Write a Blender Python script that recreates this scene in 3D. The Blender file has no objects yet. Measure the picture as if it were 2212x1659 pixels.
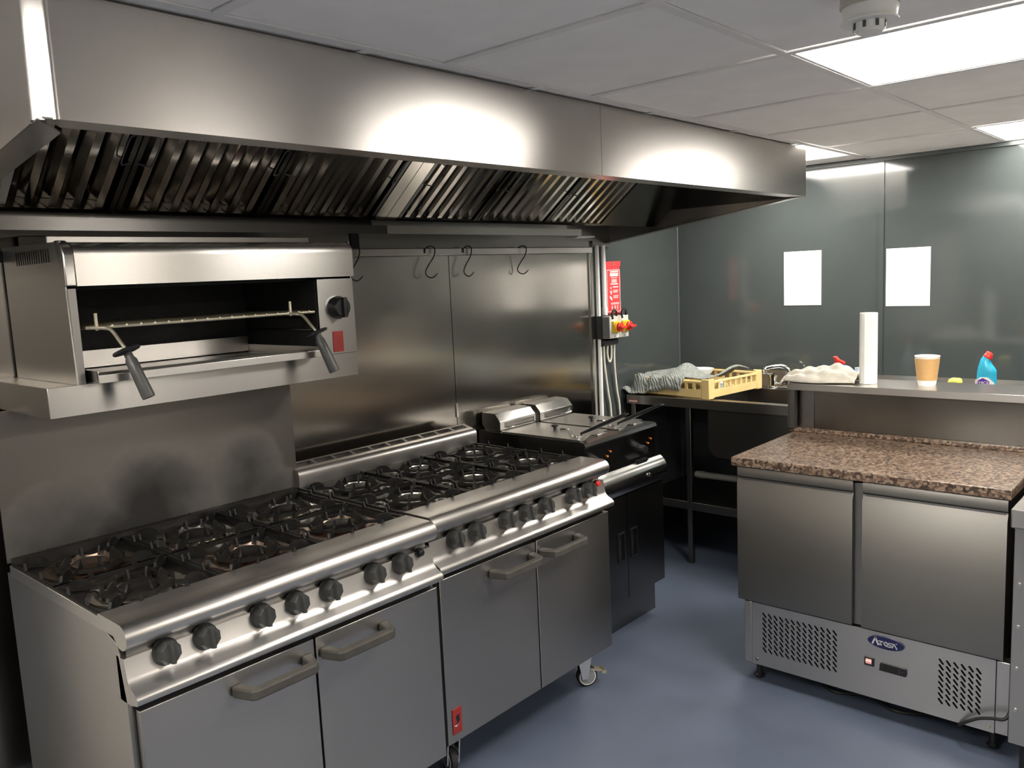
import bpy, bmesh, math, random
from mathutils import Vector, Matrix
random.seed(7)
SC = bpy.context.scene
COL = SC.collection

# ------------------------------------------------------------------ camera
CAMPOS = Vector((-0.68, -2.6, 1.6))
ROWS = ((0.66384083, -0.74649115, -0.04545676), (-0.12611777, -0.05182903, -0.99066042), (0.73716325, 0.66337374, -0.12855203))
cd = bpy.data.cameras.new('camera'); cam = bpy.data.objects.new('camera', cd); COL.objects.link(cam)
r0, r1, r2 = (Vector(r) for r in ROWS)
m = Matrix((r0, -r1, -r2)).transposed().to_4x4(); m.translation = CAMPOS
cam.matrix_world = m
cd.sensor_width = 36; cd.lens = 1785.1 / 2212 * 36; cd.clip_start = .02
SC.camera = cam

# ------------------------------------------------------------------ world, exposure
w = bpy.data.worlds.new('world'); SC.world = w; w.use_nodes = True
w.node_tree.nodes['Background'].inputs[0].default_value = (.5, .5, .5, 1)
w.node_tree.nodes['Background'].inputs[1].default_value = 0.02
SC.view_settings.view_transform = 'Standard'; SC.view_settings.look = 'None'
SC.view_settings.exposure = 0.88; SC.view_settings.gamma = 1; SC.view_settings.use_curve_mapping = False
LAMP = 19.0          # brightness of the ceiling panels
LAMP_COL = (1.0, .955, .885)

# ------------------------------------------------------------------ materials
MATS = {}
def nodes_of(name):
    m = bpy.data.materials.new(name); m.use_nodes = True
    nt = m.node_tree; b = nt.nodes['Principled BSDF']
    MATS[name] = m
    return m, nt, b
def N(nt, t, **kw):
    n = nt.nodes.new(t)
    for k, v in kw.items(): setattr(n, k, v)
    return n
def noise(nt, scale, vec=None, detail=2, rough=.5):
    n = N(nt, 'ShaderNodeTexNoise'); n.inputs['Scale'].default_value = scale
    n.inputs['Detail'].default_value = detail; n.inputs['Roughness'].default_value = rough
    if vec is not None: nt.links.new(vec, n.inputs['Vector'])
    return n.outputs['Fac']
def ramp(nt, fac, stops):
    r = N(nt, 'ShaderNodeValToRGB'); nt.links.new(fac, r.inputs[0])
    el = r.color_ramp.elements
    while len(el) < len(stops): el.new(.5)
    for e, (p, c) in zip(el, stops): e.position = p; e.color = (*c, 1) if len(c) == 3 else c
    return r.outputs[0]
def maprange(nt, fac, a, b, c, d):
    r = N(nt, 'ShaderNodeMapRange'); nt.links.new(fac, r.inputs[0])
    for i, v in zip((1, 2, 3, 4), (a, b, c, d)): r.inputs[i].default_value = v
    return r.outputs[0]
def pos(nt, scale=(1, 1, 1)):
    g = N(nt, 'ShaderNodeNewGeometry'); v = N(nt, 'ShaderNodeVectorMath', operation='MULTIPLY')
    nt.links.new(g.outputs['Position'], v.inputs[0]); v.inputs[1].default_value = scale
    return v.outputs[0]
def mix(nt, fac, a, b):
    x = N(nt, 'ShaderNodeMix', data_type='RGBA')
    if hasattr(fac, 'is_linked'): nt.links.new(fac, x.inputs[0])
    else: x.inputs[0].default_value = fac
    for s, v in ((6, a), (7, b)):
        if hasattr(v, 'is_linked'): nt.links.new(v, x.inputs[s])
        else: x.inputs[s].default_value = (*v, 1)
    return x.outputs[2]
def plain(name, col, rough=.5, metal=0., var=.12, scale=20, bump=0., bscale=60, spec=.5, trans=0.):
    m, nt, b = nodes_of(name)
    p = pos(nt)
    f = noise(nt, scale, p, 3)
    c = ramp(nt, f, [(.3, tuple(x * (1 - var) for x in col)), (.7, tuple(min(1, x * (1 + var)) for x in col))])
    nt.links.new(c, b.inputs['Base Color'])
    nt.links.new(maprange(nt, f, .3, .7, max(0, rough * .9), min(1, rough * 1.1)), b.inputs['Roughness'])
    b.inputs['Metallic'].default_value = metal
    b.inputs['Specular IOR Level'].default_value = spec
    b.inputs['Transmission Weight'].default_value = trans
    if bump:
        bp = N(nt, 'ShaderNodeBump'); bp.inputs['Strength'].default_value = bump; bp.inputs['Distance'].default_value = .003
        nt.links.new(noise(nt, bscale, p, 3), bp.inputs['Height']); nt.links.new(bp.outputs[0], b.inputs['Normal'])
    return m
def steel(name, col=(.60, .575, .545), rough=.27, aniso=.6, smudge=.10, wave=.0, stain=None, grain='h'):
    m, nt, b = nodes_of(name)
    b.inputs['Metallic'].default_value = 1
    sc = (1.6, 1.6, 900) if grain == 'h' else (900, 900, 1.6)
    g = noise(nt, 1, pos(nt, sc), 3)
    p = pos(nt)
    s = noise(nt, 2.2, p, 2, .5)
    c = mix(nt, maprange(nt, g, .3, .7, 0, 1), tuple(x * .985 for x in col), tuple(min(1, x * 1.015) for x in col))
    a = N(nt, 'ShaderNodeMath', operation='ADD')
    nt.links.new(maprange(nt, g, .3, .7, rough - .004, rough + .004), a.inputs[0])
    nt.links.new(maprange(nt, s, .3, .7, -smudge / 2, smudge), a.inputs[1])
    ro = a.outputs[0]
    if stain:
        # soot thrown up the sheet by each burner: blotches with their own ragged outline
        def add(q, op, v):
            t = N(nt, 'ShaderNodeMath', operation=op); nt.links.new(q, t.inputs[0])
            if hasattr(v, 'is_linked'): nt.links.new(v, t.inputs[1])
            else: t.inputs[1].default_value = v
            return t.outputs[0]
        xyz = N(nt, 'ShaderNodeSeparateXYZ'); nt.links.new(p, xyz.inputs[0])
        edge = noise(nt, 6, p, 3, .5)
        tot = None
        for cx, cz, rx, rz in stain:
            dx = add(add(xyz.outputs[0], 'SUBTRACT', cx), 'DIVIDE', rx)
            dz = add(add(xyz.outputs[2], 'SUBTRACT', cz), 'DIVIDE', rz)
            d = add(add(dx, 'MULTIPLY', dx), 'ADD', add(dz, 'MULTIPLY', dz))
            d = add(d, 'ADD', add(add(edge, 'SUBTRACT', .5), 'MULTIPLY', 1.5))
            k = maprange(nt, d, 1.5, .0, 0, 1)
            tot = k if tot is None else add(tot, 'MAXIMUM', k)
        c = mix(nt, tot, c, (.014, .0125, .0115))
        ro = add(ro, 'ADD', add(tot, 'MULTIPLY', .4))
        nt.links.new(maprange(nt, tot, 0, 1, 1, .1), b.inputs['Metallic'])
    nt.links.new(c, b.inputs['Base Color']); nt.links.new(ro, b.inputs['Roughness'])
    if aniso:
        ge = N(nt, 'ShaderNodeNewGeometry')
        c1 = N(nt, 'ShaderNodeVectorMath', operation='CROSS_PRODUCT'); nt.links.new(ge.outputs['Normal'], c1.inputs[0]); c1.inputs[1].default_value = (0, -.02, 1)
        n1 = N(nt, 'ShaderNodeVectorMath', operation='NORMALIZE'); nt.links.new(c1.outputs[0], n1.inputs[0])
        src = n1.outputs[0]
        if grain == 'h':
            c2 = N(nt, 'ShaderNodeVectorMath', operation='CROSS_PRODUCT'); nt.links.new(ge.outputs['Normal'], c2.inputs[0]); nt.links.new(src, c2.inputs[1])
            src = c2.outputs[0]
        nt.links.new(src, b.inputs['Tangent']); b.inputs['Anisotropic'].default_value = aniso
    if wave:
        bp = N(nt, 'ShaderNodeBump'); bp.inputs['Strength'].default_value = wave; bp.inputs['Distance'].default_value = .02
        nt.links.new(noise(nt, 3.2, p, 1), bp.inputs['Height']); nt.links.new(bp.outputs[0], b.inputs['Normal'])
    return m
def emit(name, col, strength):
    m, nt, b = nodes_of(name)
    b.inputs['Base Color'].default_value = (.8, .8, .8, 1)
    b.inputs['Emission Color'].default_value = (*col, 1); b.inputs['Emission Strength'].default_value = strength
    return m

# roughness is kept clear of .274 either way, so that no finish wavers across it
steel('steel', (.54, .515, .485), rough=.30, aniso=.6, smudge=.03)
steel('steel_hood', (.55, .525, .495), rough=.24, aniso=.8, smudge=.02)
steel('steel_wall', (.42, .395, .36), rough=.17, aniso=.7, wave=.008, grain='v', smudge=.05)
steel('steel_soot', (.19, .176, .16), rough=.31, aniso=.6, smudge=.03, stain=[(.17, .90, .22, .16), (.43, .93, .19, .18), (.75, .95, .12, .15), (.80, .90, .16, .08), (.30, .89, .34, .11)])
steel('steel_dark', (.27, .257, .243), rough=.31, smudge=.03)
steel('steel_door', (.44, .42, .395), rough=.31, aniso=.55, smudge=.04)
steel('steel_bright', (.70, .68, .64), rough=.17, aniso=.3, smudge=.04)
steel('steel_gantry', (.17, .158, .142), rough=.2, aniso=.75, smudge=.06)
steel('steel_fridge', (.235, .223, .205), rough=.31, aniso=.5, smudge=.03)
steel('steel_sink', (.20, .19, .18), rough=.31, smudge=.03)
steel('steel_fryer', (.25, .243, .232), rough=.23, aniso=.5, smudge=.02)
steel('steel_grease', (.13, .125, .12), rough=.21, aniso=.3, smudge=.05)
steel('steel_slat', (.56, .53, .49), rough=.10, aniso=0, smudge=.12)
steel('steel_baffle', (.62, .59, .54), rough=.16, aniso=.3, smudge=.08)
steel('steel_bowl', (.62, .58, .52), rough=.18, aniso=0, smudge=.06)
steel('steel_brown', (.30, .22, .17), rough=.33, aniso=0, smudge=.06)
steel('hob_steel', (.16, .15, .135), rough=.31, aniso=0, smudge=.05)
steel('chrome', (.8, .8, .78), rough=.07, aniso=0, smudge=.03)
plain('hob_grime', (.014, .012, .011), .42, .2, .4, 14, .3, 40)
plain('cast_iron', (.009, .008, .007), .5, 0, .3, 40, .25, 180, spec=.25)
plain('black_plastic', (.012, .012, .013), .32)
plain('black_void', (.008, .008, .008), .8)
plain('grey_plastic', (.055, .055, .052), .42, 0, .15, 30)
plain('knob_plastic', (.045, .045, .043), .3, 0, .15, 30)
plain('handle_plastic', (.062, .056, .048), .45, 0, .15, 30, .1, 200)
plain('brass_wire', (.62, .56, .42), .3, .8)
plain('ceiling_white', (.92, .90, .89), .85, 0, .03, 8, .15, 300)
plain('bar_white', (.82, .81, .80), .5, 0, .03, 8)
plain('detector_plastic', (.80, .80, .77), .4, 0, .03, 8)
plain('detector_base', (.52, .50, .43), .45, 0, .05, 8)
plain('room_white', (.74, .70, .64), .6, 0, .03, 3)
plain('room_dim', (.20, .19, .175), .5, 0, .03, 3)
plain('room_grey', (.42, .40, .37), .6, 0, .03, 3)
plain('cladding', (.051, .059, .058), .09, 0, .06, 3, .012, 5)
plain('cladding_trim', (.065, .075, .075), .3, 0, .05, 6)
plain('floor_blue', (.088, .108, .152), .42, 0, .09, 5, .06, 120)
plain('paper_white', (.92, .92, .92), .8, 0, .01, 8)
plain('tissue', (.86, .85, .80), .9, 0, .03, 40, .5, 220)
plain('kraft', (.60, .36, .14), .7, 0, .05, 60)
plain('cup_white', (.88, .87, .82), .5, 0, .02, 10)
plain('red_badge', (.27, .024, .02), .35, 0, .1, 30)
plain('red_plastic', (.75, .035, .025), .32, 0, .05, 10)
plain('red_fabric', (.70, .045, .05), .45, 0, .1, 25, .25, 30)
plain('yellow_plastic', (.85, .55, .02), .35, 0, .04, 10)
plain('grey_box', (.55, .55, .50), .45, 0, .04, 10)
plain('grey_box_side', (.16, .16, .155), .5, 0, .04, 10)
plain('print_white', (.88, .85, .80), .6, 0, .02, 10)
plain('pipe_white', (.90, .90, .87), .2, 0, .02, 10)
plain('cable_white', (.80, .77, .66), .4, 0, .03, 10)
plain('cable_black', (.015, .015, .016), .5)
plain('rubber', (.02, .02, .02), .6)
plain('wheel_grey', (.25, .25, .25), .5)
plain('crate_yellow', (.80, .60, .26), .45, 0, .06, 12)
plain('cloth_grey', (.245, .26, .24), .95, 0, .18, 26, .9, 320)
plain('cloth_cream', (.62, .58, .49), .95, 0, .12, 26, .9, 300)
plain('blue_bottle', (.03, .42, .62), .3, 0, .05, 10)
plain('purple_print', (.10, .03, .30), .4, 0, .05, 10)
plain('navy_print', (.012, .014, .07), .35, 0, .05, 10)
plain('silver_print', (.62, .62, .64), .4, .2, .05, 10)
plain('sponge_yellow', (.75, .75, .10), .8, 0, .1, 60, .5, 150)
plain('clear_plastic', (.55, .70, .78), .15, 0, .05, 10)
plain('amber_lamp', (.75, .22, .03), .3, 0, .05, 10)
plain('pale_pipe', (.22, .21, .19), .4, 0, .05, 10)
emit('lamp_panel', LAMP_COL, LAMP)
emit('rocker_red', (.75, .10, .06), .35)

def granite():
    m, nt, b = nodes_of('granite')
    p = pos(nt)
    v = N(nt, 'ShaderNodeTexVoronoi'); v.inputs['Scale'].default_value = 115; nt.links.new(p, v.inputs['Vector'])
    sep = N(nt, 'ShaderNodeSeparateColor'); nt.links.new(v.outputs['Color'], sep.inputs[0])
    c1 = ramp(nt, sep.outputs[0], [(.0, (.012, .009, .008)), (.30, (.022, .016, .013)), (.34, (.10, .062, .042)), (.62, (.16, .10, .068)), (.66, (.25, .175, .12)), (1, (.33, .25, .18))])
    c2 = ramp(nt, noise(nt, 60, p, 4, .7), [(.35, (.03, .022, .018)), (.5, (.14, .09, .062)), (.7, (.26, .185, .13))])
    nt.links.new(mix(nt, .35, c1, c2), b.inputs['Base Color']); b.inputs['Roughness'].default_value = .28
granite()
def waffle():
    m, nt, b = nodes_of('waffle')
    nt.links.new(ramp(nt, noise(nt, 40, pos(nt), 3), [(.3, (.19, .205, .185)), (.7, (.29, .305, .285))]), b.inputs['Base Color'])
    b.inputs['Roughness'].default_value = .95
    t = N(nt, 'ShaderNodeTexCoord'); mp = N(nt, 'ShaderNodeMapping'); mp.inputs['Rotation'].default_value = (0, 0, .7)
    nt.links.new(t.outputs['Object'], mp.inputs[0])
    ck = N(nt, 'ShaderNodeTexWave', wave_type='BANDS', bands_direction='X'); ck.inputs['Scale'].default_value = 26; ck.inputs['Distortion'].default_value = 6; ck.inputs['Detail'].default_value = 1
    nt.links.new(mp.outputs[0], ck.inputs['Vector'])
    bp = N(nt, 'ShaderNodeBump'); bp.inputs['Strength'].default_value = .8; bp.inputs['Distance'].default_value = .004
    nt.links.new(ck.outputs['Fac'], bp.inputs['Height']); nt.links.new(bp.outputs[0], b.inputs['Normal'])
waffle()

# ------------------------------------------------------------------ mesh building
AX = {'x': 0, 'y': 1, 'z': 2}
class MB:
    def __init__(s): s.v = []; s.f = []
    def add(s, vs, fs):
        o = len(s.v); s.v += [tuple(v) for v in vs]; s.f += [tuple(i + o for i in f) for f in fs]; return s
    def box(s, x0, x1, y0, y1, z0, z1):
        return s.add([(x, y, z) for x in (x0, x1) for y in (y0, y1) for z in (z0, z1)],
                     [(0, 1, 3, 2), (4, 6, 7, 5), (0, 4, 5, 1), (2, 3, 7, 6), (0, 2, 6, 4), (1, 5, 7, 3)])
    def prism(s, pts, axis, a, b):
        def mk(p, t):
            p = list(p); p.insert(AX[axis], t); return p
        n = len(pts)
        return s.add([mk(p, a) for p in pts] + [mk(p, b) for p in pts],
                     [tuple(range(n)), tuple(range(n, 2 * n))] + [(i, (i + 1) % n, (i + 1) % n + n, i + n) for i in range(n)])
    def lathe(s, prof, c=(0, 0, 0), axis='z', n=24, sy=1.0):
        vs = []; fs = []; k = AX[axis]
        for r, h in prof:
            for i in range(n):
                a = 2 * math.pi * i / n; p = [r * math.cos(a), r * math.sin(a) * sy]; p.insert(k, h)
                vs.append([p[j] + c[j] for j in range(3)])
        for j in range(len(prof) - 1):
            for i in range(n):
                fs.append((j * n + i, j * n + (i + 1) % n, (j + 1) * n + (i + 1) % n, (j + 1) * n + i))
        if prof[0][0] > 1e-6: fs.append(tuple(range(n)))
        if prof[-1][0] > 1e-6: fs.append(tuple(range((len(prof) - 1) * n, len(prof) * n)))
        return s.add(vs, fs)
    def ring(s, r0, r1, h0, h1, c=(0, 0, 0), axis='z', n=28):
        prof = [(r0, h0), (r1, h0), (r1, h1), (r0, h1), (r0, h0)]
        vs = []; fs = []; k = AX[axis]
        for r, h in prof[:4]:
            for i in range(n):
                a = 2 * math.pi * i / n; p = [r * math.cos(a), r * math.sin(a)]; p.insert(k, h)
                vs.append([p[j] + c[j] for j in range(3)])
        for j in range(4):
            for i in range(n):
                fs.append((j * n + i, j * n + (i + 1) % n, ((j + 1) % 4) * n + (i + 1) % n, ((j + 1) % 4) * n + i))
        return s.add(vs, fs)
    def tube(s, path, r, n=8, closed=False):
        P = [Vector(p) for p in path]; vs = []; fs = []; L = len(P)
        rs = r if isinstance(r, (list, tuple)) else [r] * L
        up = None
        for i, p in enumerate(P):
            t = (P[(i + 1) % L] - P[i - 1]) if closed else (P[min(i + 1, L - 1)] - P[max(i - 1, 0)])
            t.normalize()
            if up is None:
                up = Vector((0, 0, 1)) if abs(t.z) < .9 else Vector((1, 0, 0))
            u = (up - t * up.dot(t)).normalized(); up = u; q = t.cross(u)
            for k in range(n):
                a = 2 * math.pi * k / n; vs.append(p + (u * math.cos(a) + q * math.sin(a)) * rs[i])
        for i in range(L if closed else L - 1):
            for k in range(n):
                fs.append((i * n + k, i * n + (k + 1) % n, ((i + 1) % L) * n + (k + 1) % n, ((i + 1) % L) * n + k))
        if not closed: fs += [tuple(range(n)), tuple(range((L - 1) * n, L * n))]
        return s.add(vs, fs)
    def sheet(s, outer, holes, axis, a, b):
        """flat plate with real holes, extruded from a to b along axis"""
        bm = bmesh.new(); k = AX[axis]; es = []
        for loop in [outer] + holes:
            vv = []
            for p in loop:
                p = list(p); p.insert(k, a); vv.append(bm.verts.new(p))
            es += [bm.edges.new((vv[i], vv[(i + 1) % len(vv)])) for i in range(len(vv))]
        bmesh.ops.triangle_fill(bm, edges=es, use_beauty=True)
        fs = list(bm.faces)
        r = bmesh.ops.extrude_face_region(bm, geom=fs)
        d = [0, 0, 0]; d[k] = b - a
        bmesh.ops.translate(bm, verts=[g for g in r['geom'] if isinstance(g, bmesh.types.BMVert)], vec=d)
        bm.verts.index_update()
        s.add([v.co[:] for v in bm.verts], [tuple(v.index for v in f.verts) for f in bm.faces]); bm.free()
        return s
    def xf(s, M):
        s.v = [tuple(M @ Vector(v)) for v in s.v]; return s
    def move(s, d): return s.xf(Matrix.Translation(d))
    def mesh(s, name, smooth=35, fix=True):
        me = bpy.data.meshes.new(name); me.from_pydata(s.v, [], s.f)
        if fix:
            bm = bmesh.new(); bm.from_mesh(me); bmesh.ops.recalc_face_normals(bm, faces=bm.faces); bm.to_mesh(me); bm.free()
        if smooth:
            me.polygons.foreach_set('use_smooth', [True] * len(me.polygons)); me.set_sharp_from_angle(angle=math.radians(smooth))
        me.update(); return me

ROOT = {}
def rootloc(o):
    while o is not None and o.parent is not None: o = o.parent
    return ROOT.get(o.name, Vector()) if o else Vector()
def tag(o, label=None, cat=None, group=None, kind=None):
    for k, v in (('label', label), ('category', cat), ('group', group), ('kind', kind)):
        if v: o[k] = v
    return o
def thing(name, label, cat, loc=(0, 0, 0), group=None, rot=0):
    o = bpy.data.objects.new(name, None); COL.objects.link(o); o.empty_display_size = .05
    o.location = loc; o.rotation_euler = (0, 0, rot); ROOT[o.name] = Vector(loc)
    return tag(o, label, cat, group)
def link(name, me, mat=None, parent=None, loc=None, rot=None):
    o = bpy.data.objects.new(name, me); COL.objects.link(o); o.parent = parent
    if mat and not me.materials: me.materials.append(MATS[mat])
    if loc is not None: o.location = loc
    if rot is not None: o.rotation_euler = rot
    return o
def bev(o, wd, seg=2):
    md = o.modifiers.new('bevel', 'BEVEL'); md.width = wd; md.segments = seg; md.limit_method = 'ANGLE'; md.angle_limit = math.radians(40)
    return o
def part(name, mb, mat, parent, local=False, bevel=0, smooth=35, label=None):
    """a part; coordinates are world ones unless local (then the thing's own)"""
    if not local: mb.move(-rootloc(parent))
    o = link(name, mb.mesh(name, smooth), mat, parent)
    if bevel: bev(o, bevel)
    if label: o['label'] = label
    return o
def solo(name, mb, mat, label, cat, group=None, bevel=0, smooth=35, kind=None):
    xs, ys, zs = zip(*mb.v)
    c = Vector(((min(xs) + max(xs)) / 2, (min(ys) + max(ys)) / 2, min(zs)))
    mb.move(-c); o = link(name, mb.mesh(name, smooth), mat, None, c); ROOT[o.name] = c
    if bevel: bev(o, bevel)
    return tag(o, label, cat, group, kind)
def struct(name, mb, mat, label=None):
    o = link(name, mb.mesh(name, 0), mat); ROOT[o.name] = Vector(); o['kind'] = 'structure'
    if label: o['label'] = label
    return o
def arc(cx, cy, r, a0, a1, n):
    return [(cx + r * math.cos(math.radians(a0 + (a1 - a0) * i / n)), cy + r * math.sin(math.radians(a0 + (a1 - a0) * i / n))) for i in range(n + 1)]
def spline(pts, n=6):
    """Catmull-Rom through pts"""
    P = [Vector(p) for p in pts]; out = []
    for i in range(len(P) - 1):
        a, b, c, d = P[max(i - 1, 0)], P[i], P[i + 1], P[min(i + 2, len(P) - 1)]
        for k in range(n):
            t = k / n
            out.append(.5 * ((2 * b) + (c - a) * t + (2 * a - 5 * b + 4 * c - d) * t * t + (3 * b - a - 3 * c + d) * t ** 3))
    return out + [P[-1]]
def text_mesh(name, s, size, thick=.0004):
    cu = bpy.data.curves.new(name, 'FONT'); cu.body = s; cu.size = size; cu.extrude = thick; cu.align_x = 'CENTER'; cu.align_y = 'CENTER'
    o = bpy.data.objects.new(name, cu); COL.objects.link(o)
    me = bpy.data.meshes.new_from_object(o.evaluated_get(bpy.context.evaluated_depsgraph_get()))
    bpy.data.objects.remove(o); bpy.data.curves.remove(cu); me.name = name
    return me

# ------------------------------------------------------------------ the room
X0, X1, Y0, Y1, H = -2.75, 3.84, -4.15, .05, 2.12
struct('floor', MB().box(X0, X1, Y0, Y1, -.05, 0), 'floor_blue')
WL = struct('wall_left', MB().box(X0, X1 + .1, Y1, Y1 + .1, 0, H + .2), 'cladding')
WB = struct('wall_back', MB().box(X1, X1 + .1, Y0, Y1, 0, H + .2), 'cladding')
struct('wall_corner', MB().box(X0, -.24, Y1 - .006, Y1, 0, H + .2), 'room_white', 'light wall lining left of the cooking line')
struct('wall_right', MB().box(X0, X1 + .1, Y0 - .1, Y0, 0, H + .2), 'room_grey')
struct('trim_4', MB().box(X0, X1, Y0, Y0 + .01, 0, .55), 'cladding', 'dark lower lining of the wall behind the camera')
struct('wall_front', MB().box(X0 - .1, X0, Y0 - .1, Y1 + .1, 0, H + .2), 'room_dim')
struct('trim_1', MB().box(X1 - .006, X1, -1.163, -1.137, 0, H), 'cladding', 'grey joint strip between two wall panels')
struct('trim_2', MB().prism([(X1, Y1), (X1 - .005, Y1), (X1 - .005, Y1 - .002), (X1 - .002, Y1 - .005), (X1, Y1 - .005)], 'z', 0, H), 'cladding_trim')
struct('trim_3', MB().box(X1 - .012, X1, Y0, Y1 - .012, H - .02, H), 'cladding_trim')
CE = struct('ceiling', MB().box(X0, X1, Y0, Y1, H + .05, H + .1), 'ceiling_white')
GX = [.80 + .605 * k for k in range(-6, 6)]
GY = [-1.69 + .6 * k for k in range(-5, 4)]
ys = sorted({round(max(Y0, min(Y1, y)), 4) for y in GY} | {Y0, Y1})
LAMPS = [(1.405, -2.29, 'square ceiling light panel nearest the smoke detector'),
         (3.22, -2.29, 'ceiling light panel cut by the right edge near the dark back wall'),
         (2.995, -1.09, 'ceiling light panel half hidden behind the far end of the extractor hood'),
         (-1.015, -1.69, 'ceiling light panel left of the extractor hood, outside the picture'),
         (-2.45, -1.09, 'added ceiling light panel at the unseen far left end of the room'),  # added to brighten the pale wall lining and the hood end
         (-.41, -4.09, 'unseen ceiling light panel added behind the camera at the left'),  # guessed panel, added for the light from behind the camera
         (1.405, -4.09, 'unseen ceiling light panel added behind the camera at the right')]  # likewise a guessed panel, added for light
tiles = {}; bars = {}
for j in range(len(ys) - 1):
    cells = sorted({round(max(X0, min(X1, x - (.225 if abs(ys[j] + 1.09) < .01 else 0))), 4) for x in GX} | {X0, X1})
    for i in range(len(cells) - 1):
        wx, wy = cells[i + 1] - cells[i] - .030, ys[j + 1] - ys[j] - .030
        if i:
            kb = round(wy, 3)
            if kb not in bars: bars[kb] = MB().box(-.012, .012, -wy / 2 - .015, wy / 2 + .015, 0, .008).mesh('grid_bar', 0)
            link('grid_bar', bars[kb], 'bar_white', CE, (cells[i], (ys[j] + ys[j + 1]) / 2, H))
        if wx < .01 or wy < .01 or any(abs(cells[i] - a) < .02 and abs(ys[j] - b) < .02 for a, b, _ in LAMPS): continue
        key = (round(wx, 3), round(wy, 3))
        if key not in tiles: tiles[key] = MB().box(-wx / 2, wx / 2, -wy / 2, wy / 2, 0, .012).mesh('ceiling_tile', 0)
        link('ceiling_tile', tiles[key], 'ceiling_white', CE, ((cells[i] + cells[i + 1]) / 2, (ys[j] + ys[j + 1]) / 2, H + .004))
for y in ys[1:-1]: link('grid_bar', MB().box(X0, X1, -.012, .012, .0006, .008).mesh('grid_bar', 0), 'bar_white', CE, (0, y, H))
for a, b, lab in LAMPS:
    t = thing('ceiling_light', lab, 'ceiling light', (a + .3025, b + .3, H), 'ceiling light panels')
    part('frame', MB().sheet([(a + .013, b + .013), (a + .592, b + .013), (a + .592, b + .587), (a + .013, b + .587)],
         [[(a + .022, b + .022), (a + .583, b + .022), (a + .583, b + .578), (a + .022, b + .578)]], 'z', H + .002, H + .02), 'bar_white', t)
    part('diffuser', MB().box(a + .022, a + .583, b + .022, b + .578, H + .004, H + .012), 'lamp_panel', t)
# paper notices on the back wall
solo('paper_sheet', MB().box(X1 - .0025, X1 - .001, -.838, -.628, 1.37, 1.667), 'paper_white', 'blank white sheet on the back wall above the draining tray', 'paper', 'paper sheets on the back wall')
solo('paper_sheet', MB().box(X1 - .0025, X1 - .001, -1.388, -1.176, 1.36, 1.655), 'paper_white', 'blank white sheet on the back wall above the paper cup', 'paper', 'paper sheets on the back wall')
# smoke detector
t = thing('smoke_detector', 'white smoke detector on the ceiling beside the light panel', 'smoke detector', (1.09, -2.005, H))
c = (1.09, -2.005, 0)
part('base', MB().lathe([(.055, H), (.056, H - .022), (.052, H - .024)], c, n=32), 'detector_base', t)
part('body', MB().lathe([(.052, H - .024), (.053, H - .030), (.050, H - .044), (.044, H - .050)], c, n=32), 'detector_plastic', t)
part('cap', MB().lathe([(.030, H - .050), (.030, H - .066), (.024, H - .072), (.001, H - .074)], c, n=28), 'detector_plastic', t)
part('rim', MB().ring(.030, .054, H - .0535, H - .050, c), 'detector_plastic', t)
for k in range(8):
    a = k * math.pi / 4
    mbx = MB().box(-.002, .002, -.003, .003, -.014, 0).xf(Matrix.Translation((c[0] + .0295 * math.cos(a), c[1] + .0295 * math.sin(a), H - .052)) @ Matrix.Rotation(a, 4, 'Z'))
    part('vent_slot', mbx, 'grey_plastic', t)

# ------------------------------------------------------------------ wall sheets, rail and hooks
def sheet_thing(name, x0, x1, y, z0, z1, mat, label):
    return solo(name, MB().box(x0, x1, y, y + .003, z0, z1), mat, label, 'wall panel', 'steel wall panels')
sheet_thing('steel_wall_panel', -.22, 1.877, .044, .10, 1.705, 'steel_wall', 'brushed steel wall sheet behind the ranges, left of the thin seam')
sheet_thing('steel_wall_panel', 1.881, 2.905, .044, .10, 1.705, 'steel_wall', 'brushed steel wall sheet behind the fryer, right of the thin seam')
solo('seam_clip', MB().box(1.873, 1.885, .038, .045, .985, 1.05), 'steel_bright', 'small bright clip on the seam of the steel wall sheets', 'clip', bevel=.001)
solo('splashback', MB().sheet([(.008, .885), (.938, .885), (.938, 1.302), (.008, 1.302)], [], 'y', -.098, -.092), 'steel_soot', 'soot-stained steel splashback behind the left range', 'splashback', bevel=.001)
solo('corner_strip', MB().prism([(2.905, .0445), (2.905, .036), (2.940, .036), (2.952, .044), (2.952, .0485)], 'z', .02, 1.77), 'steel_bright', 'bright metal edge strip right of the steel wall sheets', 'trim')
rail = thing('hook_rail', 'flat steel hook rail under the extractor hood', 'rail', (2.05, .035, 1.70))
part('bar', MB().box(1.30, 2.90, .010, .016, 1.706, 1.734), 'steel', rail, bevel=.001)
for x in (1.42, 2.1, 2.86): part('spacer', MB().box(x - .01, x + .01, .016, .0435, 1.712, 1.728), 'steel_dark', rail)
part('strip', MB().box(1.30, 2.90, .040, .0465, 1.706, 1.734), 'steel_dark', rail)
HK = [(1.345, 10, 'dark steel hook on the rail beside the salamander grill', .048), (1.742, 14, 'widest dark steel hook on the rail, left of the wall seam', .055),
      (1.965, 14, 'dark steel hook on the rail, just right of the wall seam', .048), (2.335, 58, 'rightmost dark steel hook on the rail, turned edge-on', .05)]
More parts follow.
